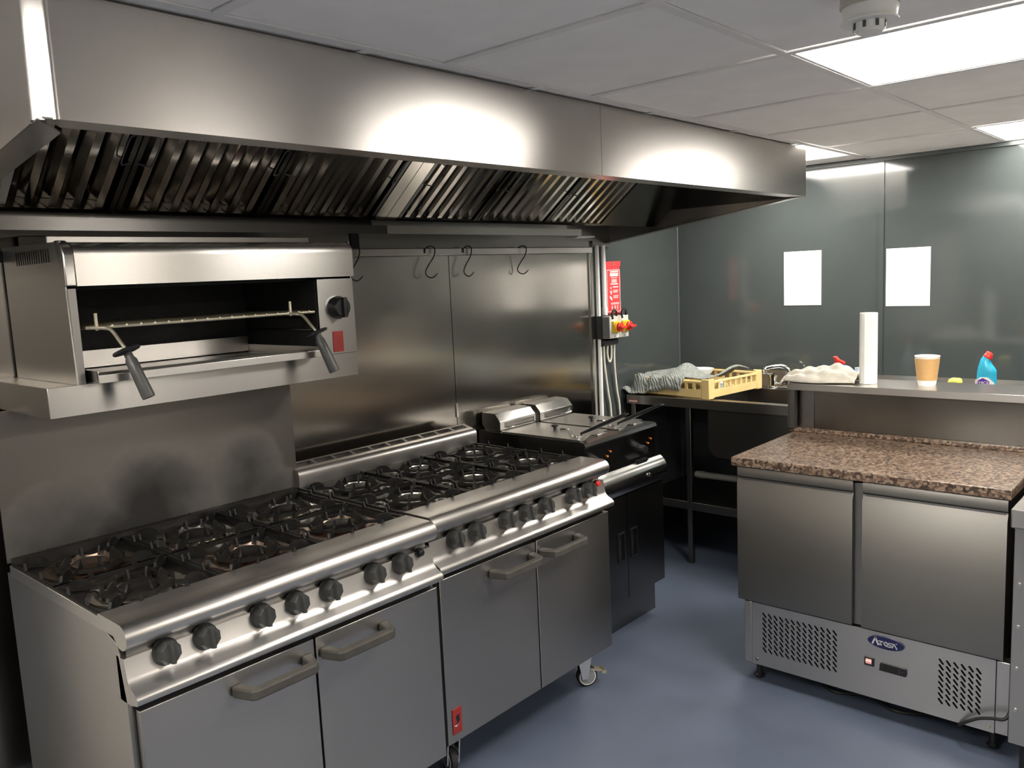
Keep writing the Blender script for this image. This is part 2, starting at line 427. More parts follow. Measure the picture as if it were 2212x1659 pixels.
for x, ang, lab, wdt in HK:
    s = wdt / .048
    pts = [(-.030 * s, 0, -.022), (-.028 * s, 0, -.004), (-.010 * s, 0, .006), (.008 * s, 0, .002), (.012 * s, 0, -.014), (.004 * s, 0, -.040), (-.018 * s, 0, -.072),
           (-.032 * s, 0, -.098), (-.028 * s, 0, -.116), (-.010 * s, 0, -.126), (.006 * s, 0, -.120), (.020 * s, 0, -.106)]
    p = spline(pts, 5)
    mb = MB().tube(p, [.0026] * (len(p) - 4) + [.0024, .0018, .001, .0004], 8)
    mb.xf(Matrix.Translation((x, -.001, 1.737)) @ Matrix.Rotation(math.radians(-ang), 4, 'Z'))
    solo('s_hook', mb, 'cast_iron', lab, 'hook', 'hooks on the steel rail')

# ------------------------------------------------------------------ extractor hood
hl, hr, hf, hz, ht = -.127, 3.105, -1.055, 1.903, 2.1175
hood = thing('extractor_hood', 'long stainless steel extractor hood over the cooking line', 'extractor hood', ((hl + hr) / 2, -.5, 1.72))
part('front_panel', MB().box(hl + .036, 1.5035, hf, hf + .003, hz, ht), 'steel_hood', hood)
part('front_panel', MB().box(1.5065, hr - .006, hf, hf + .003, hz, ht), 'steel_hood', hood)
part('seam_strip', MB().box(1.502, 1.508, hf + .001, hf + .004, hz, ht), 'steel_bright', hood)
part('corner_post', MB().prism([(hl, hf + .036), (hl + .0005, hf + .031), (hl + .003, hf + .027), (hl + .027, hf + .003), (hl + .031, hf + .0005), (hl + .036, hf), (hl + .036, hf + .003), (hl + .032, hf + .004), (hl + .004, hf + .032), (hl + .003, hf + .036)], 'z', hz, ht), 'steel_hood', hood, smooth=50)
part('corner_post', MB().prism(arc(hr - .006, hf + .006, .006, 270, 360, 6) + [(hr - .003, hf + .006), (hr - .006, hf + .003)], 'z', hz, ht), 'steel_hood', hood)
zs = lambda y: hz - (y - hf) * .134
for x0, x1, ya in ((hl, hl + .0025, hf + .036), (hr - .003, hr, hf + .006)):
    part('side_panel', MB().prism([(ya, zs(ya)), (ya, ht), (.043, ht), (.043, zs(.043))], 'x', x0, x1), 'steel_hood', hood)
# turned-in lip round the bottom edge
part('lip', MB().add([(hl + .008, hf + .004, hz), (1.503, hf + .004, hz), (1.503, hf + .072, hz), (hl + .062, hf + .072, hz),
                      (hl + .008, hf + .004, hz + .003), (1.503, hf + .004, hz + .003), (1.503, hf + .072, hz + .003), (hl + .062, hf + .072, hz + .003)],
     [(0, 1, 2, 3), (4, 5, 6, 7), (0, 1, 5, 4), (1, 2, 6, 5), (2, 3, 7, 6), (3, 0, 4, 7)]), 'steel_hood', hood)
part('lip', MB().add([(1.507, hf + .004, hz), (hr - .004, hf + .004, hz), (hr - .055, hf + .072, hz), (1.507, hf + .072, hz),
                      (1.507, hf + .004, hz + .003), (hr - .004, hf + .004, hz + .003), (hr - .055, hf + .072, hz + .003), (1.507, hf + .072, hz + .003)],
     [(0, 1, 2, 3), (4, 5, 6, 7), (0, 1, 5, 4), (1, 2, 6, 5), (2, 3, 7, 6), (3, 0, 4, 7)]), 'steel_hood', hood)
for xo, xi in ((hl + .003, hl + .062), (hr - .003, hr - .05)):
    y0, y1 = hf + .01, .04; yi = hf + .074
    part('side_lip', MB().add([(xo, y0, zs(y0)), (xi, yi, zs(yi)), (xi, y1, zs(y1)), (xo, y1, zs(y1)), (xo, y0, zs(y0) + .003), (xi, yi, zs(yi) + .003), (xi, y1, zs(y1) + .003), (xo, y1, zs(y1) + .003)],
         [(0, 1, 2, 3), (4, 5, 6, 7), (0, 1, 5, 4), (1, 2, 6, 5), (2, 3, 7, 6), (3, 0, 4, 7)]), 'steel_hood' if xo < 1 else 'steel_dark', hood)
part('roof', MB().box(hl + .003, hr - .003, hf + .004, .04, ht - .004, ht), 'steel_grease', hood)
part('back_plate', MB().box(hl + .003, hr - .003, .036, .043, 1.737, ht - .004), 'steel_dark', hood)
for x0, x1 in ((2.60, hr - .003),):
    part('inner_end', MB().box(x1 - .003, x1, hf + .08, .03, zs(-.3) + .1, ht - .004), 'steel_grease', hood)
# slope that carries the filters
FB, FT = Vector((0, -.25, 1.823)), Vector((0, -.62, 2.112))
fs = (FT - FB); FL = fs.length; fs.normalize(); fn = Vector((0, fs.z * -1, fs.y)); fn = Vector((0, -fs.z, fs.y)); 
if fn.z > 0: fn = -fn
def fp(x, v, n): return Vector((x, 0, 0)) + FB + fs * v + fn * n
def slopebox(x0, x1, v0, v1, n0, n1):
    return MB().add([fp(x, v, n) for x in (x0, x1) for v in (v0, v1) for n in (n0, n1)], [(0, 1, 3, 2), (4, 6, 7, 5), (0, 4, 5, 1), (2, 3, 7, 6), (0, 2, 6, 4), (1, 5, 7, 3)])
part('plenum_back', slopebox(hl + .01, hr - .01, -.01, FL, -.075, -.072), 'black_void', hood)
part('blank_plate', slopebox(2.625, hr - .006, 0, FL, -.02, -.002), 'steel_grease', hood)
part('joint_plate', slopebox(1.232, 1.281, 0, FL, -.02, .002), 'steel_baffle', hood)
part('joint_plate', slopebox(1.284, 1.335, 0, FL, -.02, .002), 'steel_baffle', hood)
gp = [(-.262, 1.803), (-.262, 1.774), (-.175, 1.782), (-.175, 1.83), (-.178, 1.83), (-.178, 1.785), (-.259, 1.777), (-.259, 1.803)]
part('gutter', MB().prism(gp, 'x', hl + .004, 1.282), 'steel_grease', hood)  # near length darker than the far one: grease, plus shade put into colour
part('gutter', MB().prism(gp, 'x', 1.286, 2.447), 'steel', hood)
part('gutter_end', MB().box(2.43, 2.56, -.255, -.18, 1.768, 1.773), 'steel_bright', hood)
part('back_batten', MB().box(1.345, 1.385, .030, .036, 1.739, 1.80), 'black_void', hood)
# filters, each lifts out
FW = [(-.115, .325), (.329, .772), (.776, 1.228), (1.339, 1.748), (1.752, 2.193), (2.197, 2.620)]
FLAB = ['steel baffle filter at the near left end of the hood', 'second steel baffle filter from the left end of the hood', 'steel baffle filter just left of the pale double joint plate',
        'steel baffle filter just right of the pale double joint plate', 'second steel baffle filter from the far end of the hood', 'steel baffle filter at the far right end of the filter row']
u_front = [(-.022, -.022), (-.010, 0), (.010, 0), (.022, -.022), (.0205, -.022), (.0092, -.0015), (-.0092, -.0015), (-.0205, -.022)]
u_rear = [(-.021, -.044), (.021, -.044), (.021, -.026), (.019, -.026), (.019, -.042), (-.019, -.042), (-.019, -.026), (-.021, -.026)]
def channel(sec, v0, v1):
    n = len(sec); vs = [Vector((a, 0, 0)) + fs * v + fn * b for v in (v0, v1) for a, b in sec]
    return MB().add(vs, [tuple(range(n)), tuple(range(n, 2 * n))] + [(i, (i + 1) % n, (i + 1) % n + n, i + n) for i in range(n)])
me_f = channel(u_front, .016, FL - .016).mesh('slat', 0); me_r = channel(u_rear, .016, FL - .016).mesh('rear_slat', 0)
hpath = spline([fs * -.055 + fn * 0, fs * -.05 + fn * .012 + Vector((.018, 0, 0)), fs * -.04 + fn * .016 + Vector((.030, 0, 0)), fs * .04 + fn * .016 + Vector((.030, 0, 0)), fs * .05 + fn * .012 + Vector((.018, 0, 0)), fs * .055], 4)
me_h = MB().tube(hpath, .0022, 6).mesh('handle')
hpath2 = [Vector((-p.x, p.y, p.z)) for p in hpath]; me_h2 = MB().tube(hpath2, .0022, 6).mesh('handle')
for (a, b), lab in zip(FW, FLAB):
    t = thing('grease_filter', lab, 'filter', fp((a + b) / 2, 0, 0), 'grease filters of the extractor hood')
    fr = slopebox(a, a + .014, 0, FL, -.048, .001); fr.add(*[(lambda q: (q.v, q.f))(slopebox(b - .014, b, 0, FL, -.048, .001))][0])
    for v0, v1 in ((0, .014), (FL - .014, FL)):
        q = slopebox(a + .014, b - .014, v0, v1, -.048, .001); fr.add(q.v, q.f)
    part('frame', fr, 'steel_grease', t)
    n = 7; pitch = (b - a - .028) / n
    for k in range(n):
        x = a + .014 + pitch * (k + .5) - (a + b) / 2
        link('slat', me_f, 'steel_slat', t, (x, 0, 0))
    for k in range(n + 1):
        x = a + .014 + pitch * k - (a + b) / 2
        if k == 0: x += .018
        if k == n: x -= .018
        link('rear_slat', me_r, 'steel_baffle', t, (x, 0, 0))
    for q, mesh in ((-1, me_h), (1, me_h2)):
        link('handle', mesh, 'grey_plastic', t, Vector((q * ((b - a) / 2 - .008), 0, 0)) + fs * (FL * .52) + fn * .001)

# ------------------------------------------------------------------ gas ranges
def knob_mesh():
    mb = MB()
    # skirt and eight-sided grip with a raised ridge; axis -y, front face at negative y
    mb.lathe([(.031, .012), (.031, .006), (.028, .002), (.027, -.004)], axis='y', n=28)
    n = 8; pr = [(.028, -.004), (.0255, -.020), (.022, -.025)]
    vs = []; fs_ = []
    for r, h in pr:
        for i in range(n):
            a = 2 * math.pi * (i + .5) / n; vs.append((r * math.cos(a), h, r * math.sin(a)))
    for j in range(2):
        for i in range(n): fs_.append((j * n + i, j * n + (i + 1) % n, (j + 1) * n + (i + 1) % n, (j + 1) * n + i))
    fs_.append(tuple(range(2 * n, 3 * n))); fs_.append(tuple(range(n)))
    return mb.add(vs, fs_)
KNOB = knob_mesh().mesh('knob', 28)
RIDGE = MB().prism([(-.006, -.0235), (.006, -.0235), (.0028, -.034), (-.0028, -.034)], 'z', -.0235, .0235).mesh('pointer', 0)
# pan support: square cast frame, ring and fins whose tips rise
def support_mesh():
    mb = MB(); h = .1445; w = .009
    for sx in (-1, 1):
        mb.box(sx * h - w / 2, sx * h + w / 2, -h, h, .004, .016)
        mb.box(-h, h, sx * h - w / 2, sx * h + w / 2, .004, .016)
    mb.ring(.082, .091, .004, .014, n=8)
    for k in range(4):      # webs to the corners, each with a rounded hump
        f = MB().box(.088, .196, -.005, .005, .004, .014)
        f.prism([(.112, .013), (.116, .024), (.128, .031), (.146, .032), (.160, .027), (.168, .013)], 'y', -.0035, .0035)
        f.xf(Matrix.Rotation(math.pi / 4 + k * math.pi / 2, 4, 'Z')); mb.add(f.v, f.f)
    for k in range(8):      # claws over the flame
        f = MB().prism([(.050, .010), (.052, .020), (.058, .035), (.064, .033), (.076, .017), (.090, .014), (.092, .005), (.070, .005)], 'y', -.0028, .0028).xf(Matrix.Rotation(k * math.pi / 4, 4, 'Z'))
        mb.add(f.v, f.f)
    for k in range(4):      # spikes on the outer frame
        for d in (-.055, .055):
            f = MB().prism([(d - .007, .014), (d, .034), (d + .007, .014)], 'y', -.003, .003).xf(Matrix.Rotation(k * math.pi / 2, 4, 'Z') @ Matrix.Translation((0, h - .002, 0)))
            mb.add(f.v, f.f)
    return mb
SUP = support_mesh().mesh('pan_support')
BOWL = MB().lathe([(.118, -.003), (.117, .002), (.104, .003), (.094, .000), (.078, -.012), (.052, -.013), (.001, -.013)], n=36).mesh('drip_bowl')
HEAD = MB().lathe([(.050, -.012), (.050, -.002), (.046, .001), (.046, .005)], n=28).mesh('burner_head')
CAP = MB().lathe([(.047, .005), (.047, .010), (.041, .014), (.001, .015)], n=28).mesh('burner_cap')
def flare(r0, r1, h0, h1, t):
    n = 40; vs = []; fs_ = []
    for r, h in ((r0, h0), (r1, h1), (r1 + t, h1), (r0 + t, h0)):
        vs += [(r * math.cos(2 * math.pi * i / n), r * math.sin(2 * math.pi * i / n), h) for i in range(n)]
    for j in range(4):
        for i in range(n): fs_.append((j * n + i, j * n + (i + 1) % n, ((j + 1) % 4) * n + (i + 1) % n, ((j + 1) % 4) * n + i))
    return MB().add(vs, fs_)
RINGB = flare(.054, .060, -.006, .009, .0025).mesh('burner_ring')
RINGLB = flare(.066, .081, -.010, .012, .003).mesh('burner_ring'); RINGL = flare(.066, .081, -.010, .012, .003).mesh('burner_ring')
def bar_handle():
    """flat bar with splayed ends: x -.112..112, door face at y=0"""
    mb = MB()
    front = [(-.112, 0), (-.112, -.012), (-.094, -.060), (-.082, -.068), (.082, -.068), (.094, -.060), (.112, -.012), (.112, 0), (.084, 0), (.074, -.044), (-.074, -.044), (-.084, 0)]
    mb.prism(front, 'z', -.0135, .0135); return mb
HANDLE = bar_handle().mesh('handle', 0)
WHEEL = MB().lathe([(.016, -.013), (.036, -.013), (.0415, -.008), (.0425, 0), (.0415, .008), (.036, .013), (.016, .013)], axis='y', n=28).mesh('wheel')
HUB = MB().lathe([(.030, -.0145), (.031, 0), (.030, .0145)], axis='y', n=24).mesh('hub')
RIMW = MB().ring(.0305, .0335, -.0142, .0142, axis='y', n=28).mesh('wheel_rim')
def castor(parent, x, y, top, rot):
    e = link('castor', MB().box(-.045, .045, -.035, .035, top - .006, top).add(*(lambda q: (q.v, q.f))(MB().prism([(-.012, .036), (.012, .036), (.030, top - .012), (-.030, top - .012)], 'y', -.022, -.018).prism([(-.012, .036), (.012, .036), (.030, top - .012), (-.030, top - .012)], 'y', .018, .022).box(-.03, .03, -.022, .022, top - .018, top - .010).lathe([(.014, top - .012), (.014, top - .005)], n=16))).mesh('castor'), 'chrome', parent, (x, y, 0), (0, 0, rot))
    link('wheel', WHEEL, 'rubber', e, (0.012, 0, .0425)); link('hub', HUB, 'wheel_grey', e, (0.012, 0, .0425)); link('wheel_rim', RIMW, 'print_white', e, (0.012, 0, .0425))
    b = MB().box(.025, .085, -.018, .018, -.003, .003).box(.070, .09, -.022, .022, -.008, .003).xf(Matrix.Translation((0, 0, .078)) @ Matrix.Rotation(.25, 4, 'Y'))
    link('brake', b.mesh('brake', 0), 'brass_wire', e)
def gas_range(label, X, Y, W, knobs, button, flue, brown):
    R = thing('gas_range', label, 'cooker', (X, Y, 0), 'six-burner gas ranges')
    L = dict(local=True)
    part('carcass', MB().box(.012, W - .012, -.775, -.075, .158, .855), 'steel_dark', R, **L)
    for xa, xb in ((0, .012), (W - .012, W)):
        part('side_panel', MB().prism([(-.07, .15), (-.785, .15), (-.785, .715), (-.760, .845), (-.70, .862), (-.07, .862)], 'x', xa, xb), 'steel_door', R, bevel=.0015, **L)
    # rolled front apron, end caps included
    prof = [(-.676, .893), (-.682, .897)] + [(-.790 + .029 * math.cos(math.radians(a)), .868 + .029 * math.sin(math.radians(a))) for a in range(90, 281, 14)] + [(-.774, .842), (-.752, .862), (-.676, .862)]
    part('apron', MB().prism(prof, 'x', -.002, W + .002), 'steel', R, smooth=40, **L)
    prof = [(-.752, .818), (-.788, .818), (-.797, .775), (-.801, .765), (-.811, .756), (-.828, .748), (-.836, .741), (-.838, .733), (-.834, .724), (-.80, .716), (-.752, .716)]
    part('control_panel', MB().prism(prof, 'x', 0, W), 'steel', R, smooth=40, **L)
    part('shade_strip', MB().box(.004, W - .004, -.766, -.752, .80, .850), 'black_void', R, **L)  # black strip stands in for the shade under the rolled apron
    # hob
    part('hob_tray', MB().box(.006, W - .006, -.678, -.118, .862, .872), 'hob_grime', R, **L)
    for xa, xb in ((-.001, .010), (W - .010, W + .001)):
        part('hob_edge', MB().box(xa, xb, -.69, -.10, .858, .888), 'steel', R, bevel=.001, **L)
    part('hob_back', MB().box(.006, W - .006, -.122, -.095, .862, .905), 'hob_grime' if brown else 'steel_dark', R, **L)
    bx = [W * k for k in (.165, .5, .835)]
    for j, y in enumerate((-.255, -.545)):
        for i, x in enumerate(bx):
            bo = link('drip_bowl', BOWL.copy(), ('steel_brown' if (i, j) in ((0, 0), (2, 1), (1, 1)) else 'steel_bowl') if brown else 'hob_steel', R, (x, y, .876))
            link('burner_head', HEAD.copy(), 'hob_grime' if brown else 'cast_iron', R, (x, y, .876))
            link('burner_cap', CAP.copy(), ('steel_brown' if (i, j) == (0, 0) else 'cast_iron') if brown else 'cast_iron', R, (x, y, .876))
            if not brown: link('burner_ring', RINGB, 'steel_bowl', R, (x, y, .880))
            elif (i, j) in ((1, 0), (2, 0)): link('burner_ring', RINGL, 'steel_bowl', R, (x, y, .880))
            elif (i, j) in ((0, 0), (2, 1), (1, 1)): link('burner_ring', RINGLB, 'steel_brown', R, (x, y, .880))
            link('pan_support', SUP, 'cast_iron', R, (x, y, .878))
    # knobs
    for x in knobs:
        k = link('knob', KNOB, 'knob_plastic', R, (x, -.799, .804), (math.radians(-9), 0, 0))
        link('pointer', RIDGE, 'knob_plastic', k, rot=(0, random.uniform(-.06, .06), 0))
    kb = part('ignition_button', MB().lathe([(.010, .006), (.010, -.008), (.007, -.012), (.001, -.013)], (W - .048, -.795, .815), 'y', 16), button, R, **L)
    part('button_collar', MB().lathe([(.013, .008), (.013, -.001)], (W - .048, -.795, .815), 'y', 16), 'black_plastic', R, **L)
    # doors
    part('door_frame', MB().box(.010, W - .010, -.790, -.775, .150, .716), 'black_void', R, **L)
    for k, (xa, xb) in enumerate(((.012, W * .512), (W * .512 + .006, W - .006))):
        d = part('oven_door', MB().box(xa, xb, -.812, -.792, .165, .700), 'steel_door', R, bevel=.002, **L)
        hx = (xb - .012 - .112) if k == 0 else (xa + .008 + .112)
        bev(link('handle', HANDLE, 'handle_plastic', d, (hx, -.812, .655)), .005, 2)
        if k == 0: door0 = d
    if flue:
        # vented rear upstand: rolled front, slotted top
        pr = [(-.125, .895), (-.127, .922)] + [(-.107 + .020 * math.cos(math.radians(a)), .935 + .022 * math.sin(math.radians(a))) for a in range(180, 89, -15)] + [(-.096, .960), (-.092, .960), (-.092, .895)]
        part('flue_front', MB().prism(pr, 'x', 0, W), 'steel', R, smooth=40, **L)
        slots = []
        n = 10
        for k in range(n):
            a, b = .012 + (W - .024) * k / n + .006, .012 + (W - .024) * (k + 1) / n - .006
            slots.append([(a + .003, -.088), (b - .003, -.088), (b, -.084), (b, -.064), (b - .003, -.060), (a + .003, -.060), (a, -.064), (a, -.084)])
        part('flue_top', MB().sheet([(0, -.095), (W, -.095), (W, -.050), (0, -.050)], slots, 'z', .957, .960).xf(Matrix.Translation((0, -.095, .957)) @ Matrix.Rotation(math.radians(17), 4, 'X') @ Matrix.Translation((0, .095, -.957))), 'steel', R, **L)
        part('flue_back', MB().box(0, W, -.054, -.052, .86, .969), 'steel_dark', R, **L)
        part('flue_void', MB().box(.004, W - .004, -.092, -.054, .86, .93), 'black_void', R, **L)
        # red maker's badge with a dark perched bird and a pale sweep
        bd = part('badge', MB().box(.032, .072, -.8145, -.812, .192, .276), 'red_badge', door0, bevel=.001, **L)
        bird = [(.046, .216), (.050, .232), (.047, .243), (.043, .250), (.049, .249), (.052, .256), (.056, .249), (.064, .254), (.060, .243), (.063, .234), (.057, .229), (.055, .220)]
        q = part('bird_emblem', MB().prism(bird, 'y', -.8152, -.8144), 'black_plastic', bd, **L); q.parent = door0
        sw = [(.036, .224), (.043, .220), (.050, .221), (.057, .226), (.050, .2185), (.043, .217)]
        part('white_sweep', MB().prism(sw, 'y', -.8153, -.8144), 'print_white', door0, **L)
    for x in (.10, W - .082):
        castor(R, x, -.725, .152, -.6 if x > .5 else 1.2); castor(R, x, -.17, .152, .2)
    return R
gas_range('near six-burner gas range below the salamander grill', .004, -.03, .902, [.091, .186, .333, .432, .535, .683, .781], 'black_plastic', False, True)
gas_range('far six-burner gas range between the near range and the fryer', .926, .0, .900, [.100, .195, .338, .438, .542, .697, .792], 'red_plastic', True, False)

# ------------------------------------------------------------------ shelf and salamander grill
sh = thing('grill_shelf', 'steel wall shelf carrying the salamander grill', 'shelf', (.53, -.18, 1.302))
part('top', MB().box(.060, 1.004, -.396, .040, 1.374, 1.378), 'steel', sh)
part('front_fascia', MB().box(.057, 1.006, -.400, -.396, 1.302, 1.379), 'steel_hood', sh, bevel=.001)
for x in (.057, 1.002): part('side_fascia', MB().box(x, x + .004, -.396, .040, 1.302, 1.3785), 'steel_hood', sh)
for x in (.20, .84): part('bracket', MB().prism([(.040, 1.373), (-.33, 1.373), (-.33, 1.35), (.010, 1.31), (.040, 1.31)], 'x', x, x + .004), 'steel_dark', sh)
sg = thing('salamander_grill', 'stainless salamander grill standing on the wall shelf', 'grill', (.57, -.18, 1.379))
z0 = 1.379
slots = [[(-.02 - .0165 * k, 1.69), (-.012 - .0165 * k, 1.69), (-.012 - .0165 * k, 1.725), (-.02 - .0165 * k, 1.725)] for k in range(15)]
slots = [[(y - .27 if False else y - .06, z - .0) for y, z in s] for s in slots]
part('side_panel', MB().sheet([(.03, z0), (.03, 1.745), (-.385, 1.738), (-.392, 1.628), (-.400, z0)], slots, 'x', .128, .132), 'steel_door', sg)
part('side_lining', MB().box(.132, .150, -.399, .02, z0, 1.62), 'steel_dark', sg)
part('vent_back', MB().box(.133, .15, -.36, .02, 1.625, 1.735), 'black_void', sg)
part('right_side', MB().box(1.002, 1.006, -.398, .03, z0, 1.738), 'steel_door', sg)
part('back', MB().box(.15, 1.002, .025, .03, z0, 1.738), 'black_void', sg)
part('inner_roof', MB().box(.15, .866, -.36, .025, 1.618, 1.625), 'black_void', sg)
part('inner_right', MB().box(.862, .866, -.396, .025, z0, 1.618), 'black_void', sg)
part('inner_floor', MB().box(.15, .862, -.39, .025, z0, z0 + .003), 'black_void', sg)
# curved hood: front drops, rolls over to the top
pr = [(-.396, 1.626), (-.412, 1.626), (-.412, 1.700)] + [(-.384 + .028 * math.cos(math.radians(a)), 1.706 + .030 * math.sin(math.radians(a))) for a in range(180, 89, -15)] + [(.028, 1.742), (.028, 1.736), (-.38, 1.730), (-.396, 1.70)]
part('hood', MB().prism(pr, 'x', .150, 1.006), 'steel_hood', sg, smooth=40)
part('hood_end', MB().prism([(-.392, 1.628), (-.412, 1.626), (-.412, 1.702), (-.404, 1.722), (-.39, 1.734), (-.37, 1.741), (-.36, 1.741)], 'x', .124, .150), 'steel_hood', sg, bevel=.003)
part('control_panel', MB().box(.866, 1.005, -.405, -.397, z0, 1.620), 'steel_hood', sg, bevel=.001)
kn = part('knob', MB().lathe([(.037, -.405), (.037, -.412), (.033, -.418), (.031, -.432), (.028, -.436), (.001, -.436)], (.938, 0, 1.528), 'y', 32), 'black_plastic', sg)
part('pointer', MB().box(.934, .946, -.446, -.43, 1.496, 1.560).box(.9465, .948, -.447, -.436, 1.50, 1.556), 'black_plastic', kn, bevel=.002)
part('badge', MB().box(.911, .951, -.4075, -.405, 1.386, 1.452), 'red_badge', sg, bevel=.0008)
part('drip_tray', MB().prism([(-.455, 1.381), (-.455, 1.402), (-.448, 1.409), (-.442, 1.405), (-.445, 1.400), (-.446, 1.386), (.0, 1.386), (.004, 1.405), (.008, 1.405), (.004, 1.381)], 'x', .160, .835), 'steel', sg, bevel=.001)
part('tray_back_rail', MB().box(.165, .83, -.03, -.026, 1.39, 1.44), 'steel', sg)
for x in (.160, .831): part('tray_side', MB().box(x, x + .004, -.45, .0, 1.384, 1.412), 'steel', sg)
part('runner_rack', MB().box(.151, .156, -.37, .0, 1.46, 1.464).box(.151, .156, -.37, .0, 1.50, 1.504).box(.151, .156, -.37, .0, 1.54, 1.544).box(.856, .861, -.37, .0, 1.46, 1.464).box(.856, .861, -.37, .0, 1.50, 1.504), 'steel_grease', sg)
rk = part('grill_rack', MB().tube([(.17, -.40, 1.519), (.85, -.40, 1.519), (.85, -.02, 1.519), (.17, -.02, 1.519)], .0042, 8, True), 'brass_wire', sg)
ROD = MB().tube([(0, -.405, 1.522), (0, -.02, 1.522)], .0034, 6).mesh('rack_rod')
for k in range(18):
    link('rack_rod', ROD, 'brass_wire', rk, Vector((.19 + k * .0376, 0, 0)) - ROOT[sg.name])
for gx, sgn in ((.215, 1), (.79, 1)):
    p = spline([(gx - .05, -.395, 1.520), (gx - .012, -.410, 1.517), (gx + .0, -.428, 1.510), (gx + .006, -.462, 1.478), (gx + .01, -.475, 1.464)], 4)
    h = part('rack_handle', MB().tube(p, .0048, 8), 'brass_wire', sg)
    part('upright_pin', MB().tube([(gx - .025, -.40, 1.512), (gx - .025, -.40, 1.556)], .0045, 8), 'brass_wire', sg)
    d = Vector((.030, -.045, -.135)).normalized(); o = Vector((gx + .010, -.476, 1.462))
    def al(prof, mbn=20):
        q = MB().lathe(prof, n=mbn); M = d.to_track_quat('Z', 'Y').to_matrix().to_4x4(); M.translation = o; return q.xf(M)
    part('guard_disc', al([(.006, -.002), (.033, 0), (.035, .003), (.033, .007), (.012, .010)], 28), 'black_plastic', sg)
    part('grip', al([(.0105, .008), (.0105, .022), (.0145, .030), (.0150, .060), (.0165, .128), (.0155, .134), (.001, .135)]), 'grey_plastic', sg)
part('flue_cover', MB().prism([(-.20, 1.742), (-.20, 1.764), (-.02, 1.776), (.01, 1.776), (.01, 1.742)], 'x', .165, .99), 'steel', sg, bevel=.002)

# ------------------------------------------------------------------ twin fryer
fx0, fx1 = 2.0, 2.552
fr = thing('twin_fryer', 'dark steel twin-tank fryer at the end of the cooking line', 'fryer', ((fx0 + fx1) / 2, -.28, 0))
part('plinth', MB().box(fx0 + .01, fx1 + .004, -.545, .02, 0, .16), 'steel_fryer', fr, bevel=.002)
part('cabinet', MB().box(fx0, fx1, -.575, .03, .155, .72), 'steel_fryer', fr, bevel=.002)
part('tank_body', MB().prism([(.03, .72), (-.565, .72), (-.57, .875), (-.578, .888), (-.574, .902), (-.56, .906), (.03, .906)], 'x', fx0, fx1), 'steel_fryer', fr, smooth=45)
for k, (xa, xb, hx) in enumerate(((fx0 - .012, 2.254, 2.206), (2.258, fx1 + .004, 2.305))):
    d = part('door', MB().sheet([(xa, .162), (xb, .162), (xb, .652), (xa, .652)], [[(hx - .022, .345), (hx + .022, .345), (hx + .022, .468), (hx - .022, .468)]], 'y', -.600, -.578), 'steel_fryer', fr)
    part('recessed_grip', MB().box(hx - .022, hx + .022, -.584, -.579, .345, .468), 'black_void', d)
    part('grip_rim', MB().sheet([(hx - .026, .341), (hx + .026, .341), (hx + .026, .472), (hx - .026, .472)], [[(hx - .020, .348), (hx + .020, .348), (hx + .020, .465), (hx - .020, .465)]], 'y', -.604, -.600), 'black_plastic', d)
# curved drop flap under the fascia
pr = arc(-.555, .69, .072, 218, 118, 12); pr2 = list(reversed(arc(-.555, .69, .069, 218, 118, 12)))
fl = part('curved_flap', MB().prism(pr + pr2, 'x', fx0 - .012, fx1 + .004), 'steel_bright', fr, smooth=50)
for x in (2.03, 2.40): part('flap_screw', MB().lathe([(.009, -.628), (.009, -.634), (.001, -.636)], (x, 0, .695), 'y', 16), 'steel_dark', fr)
part('flap_latch', MB().box(2.36, 2.44, -.60, -.575, .752, .762), 'black_plastic', fr)
for x in (2.105, 2.425):
    k = part('thermostat_knob', MB().lathe([(.022, -.568), (.022, -.582), (.018, -.598), (.001, -.600)], (x, 0, .80), 'y', 20), 'black_plastic', fr)
    for dx, dz in ((.062, .018), (.085, .035)):
        part('indicator_lamp', MB().lathe([(.004, -.568), (.004, -.573), (.001, -.575)], (x + dx, 0, .80 + dz), 'y', 12), 'amber_lamp', fr)
for xa, xb, wh in ((2.015, 2.265, 'head nearest the range'), (2.300, 2.552, 'head')):
    pr = [(-.092, .908), (-.092, .952), (-.060, .986), (.012, .990), (.022, .978), (.022, .93), (.0, .908)]
    h = part('control_head', MB().prism(pr, 'x', xa, xb), 'steel_bright', fr, bevel=.002)
    part('head_slot', MB().box(xa + .03, xb - .015, -.0935, -.091, .922, .944), 'steel_dark', h)
    part('head_bar', MB().tube([(xa + .035, -.094, .925), (xa + .04, -.102, .922), (xb - .03, -.102, .922), (xb - .022, -.094, .938)], .0035, 8), 'chrome', h)
part('head_gap', MB().box(2.266, 2.299, -.085, .015, .908, .955), 'black_plastic', fr)
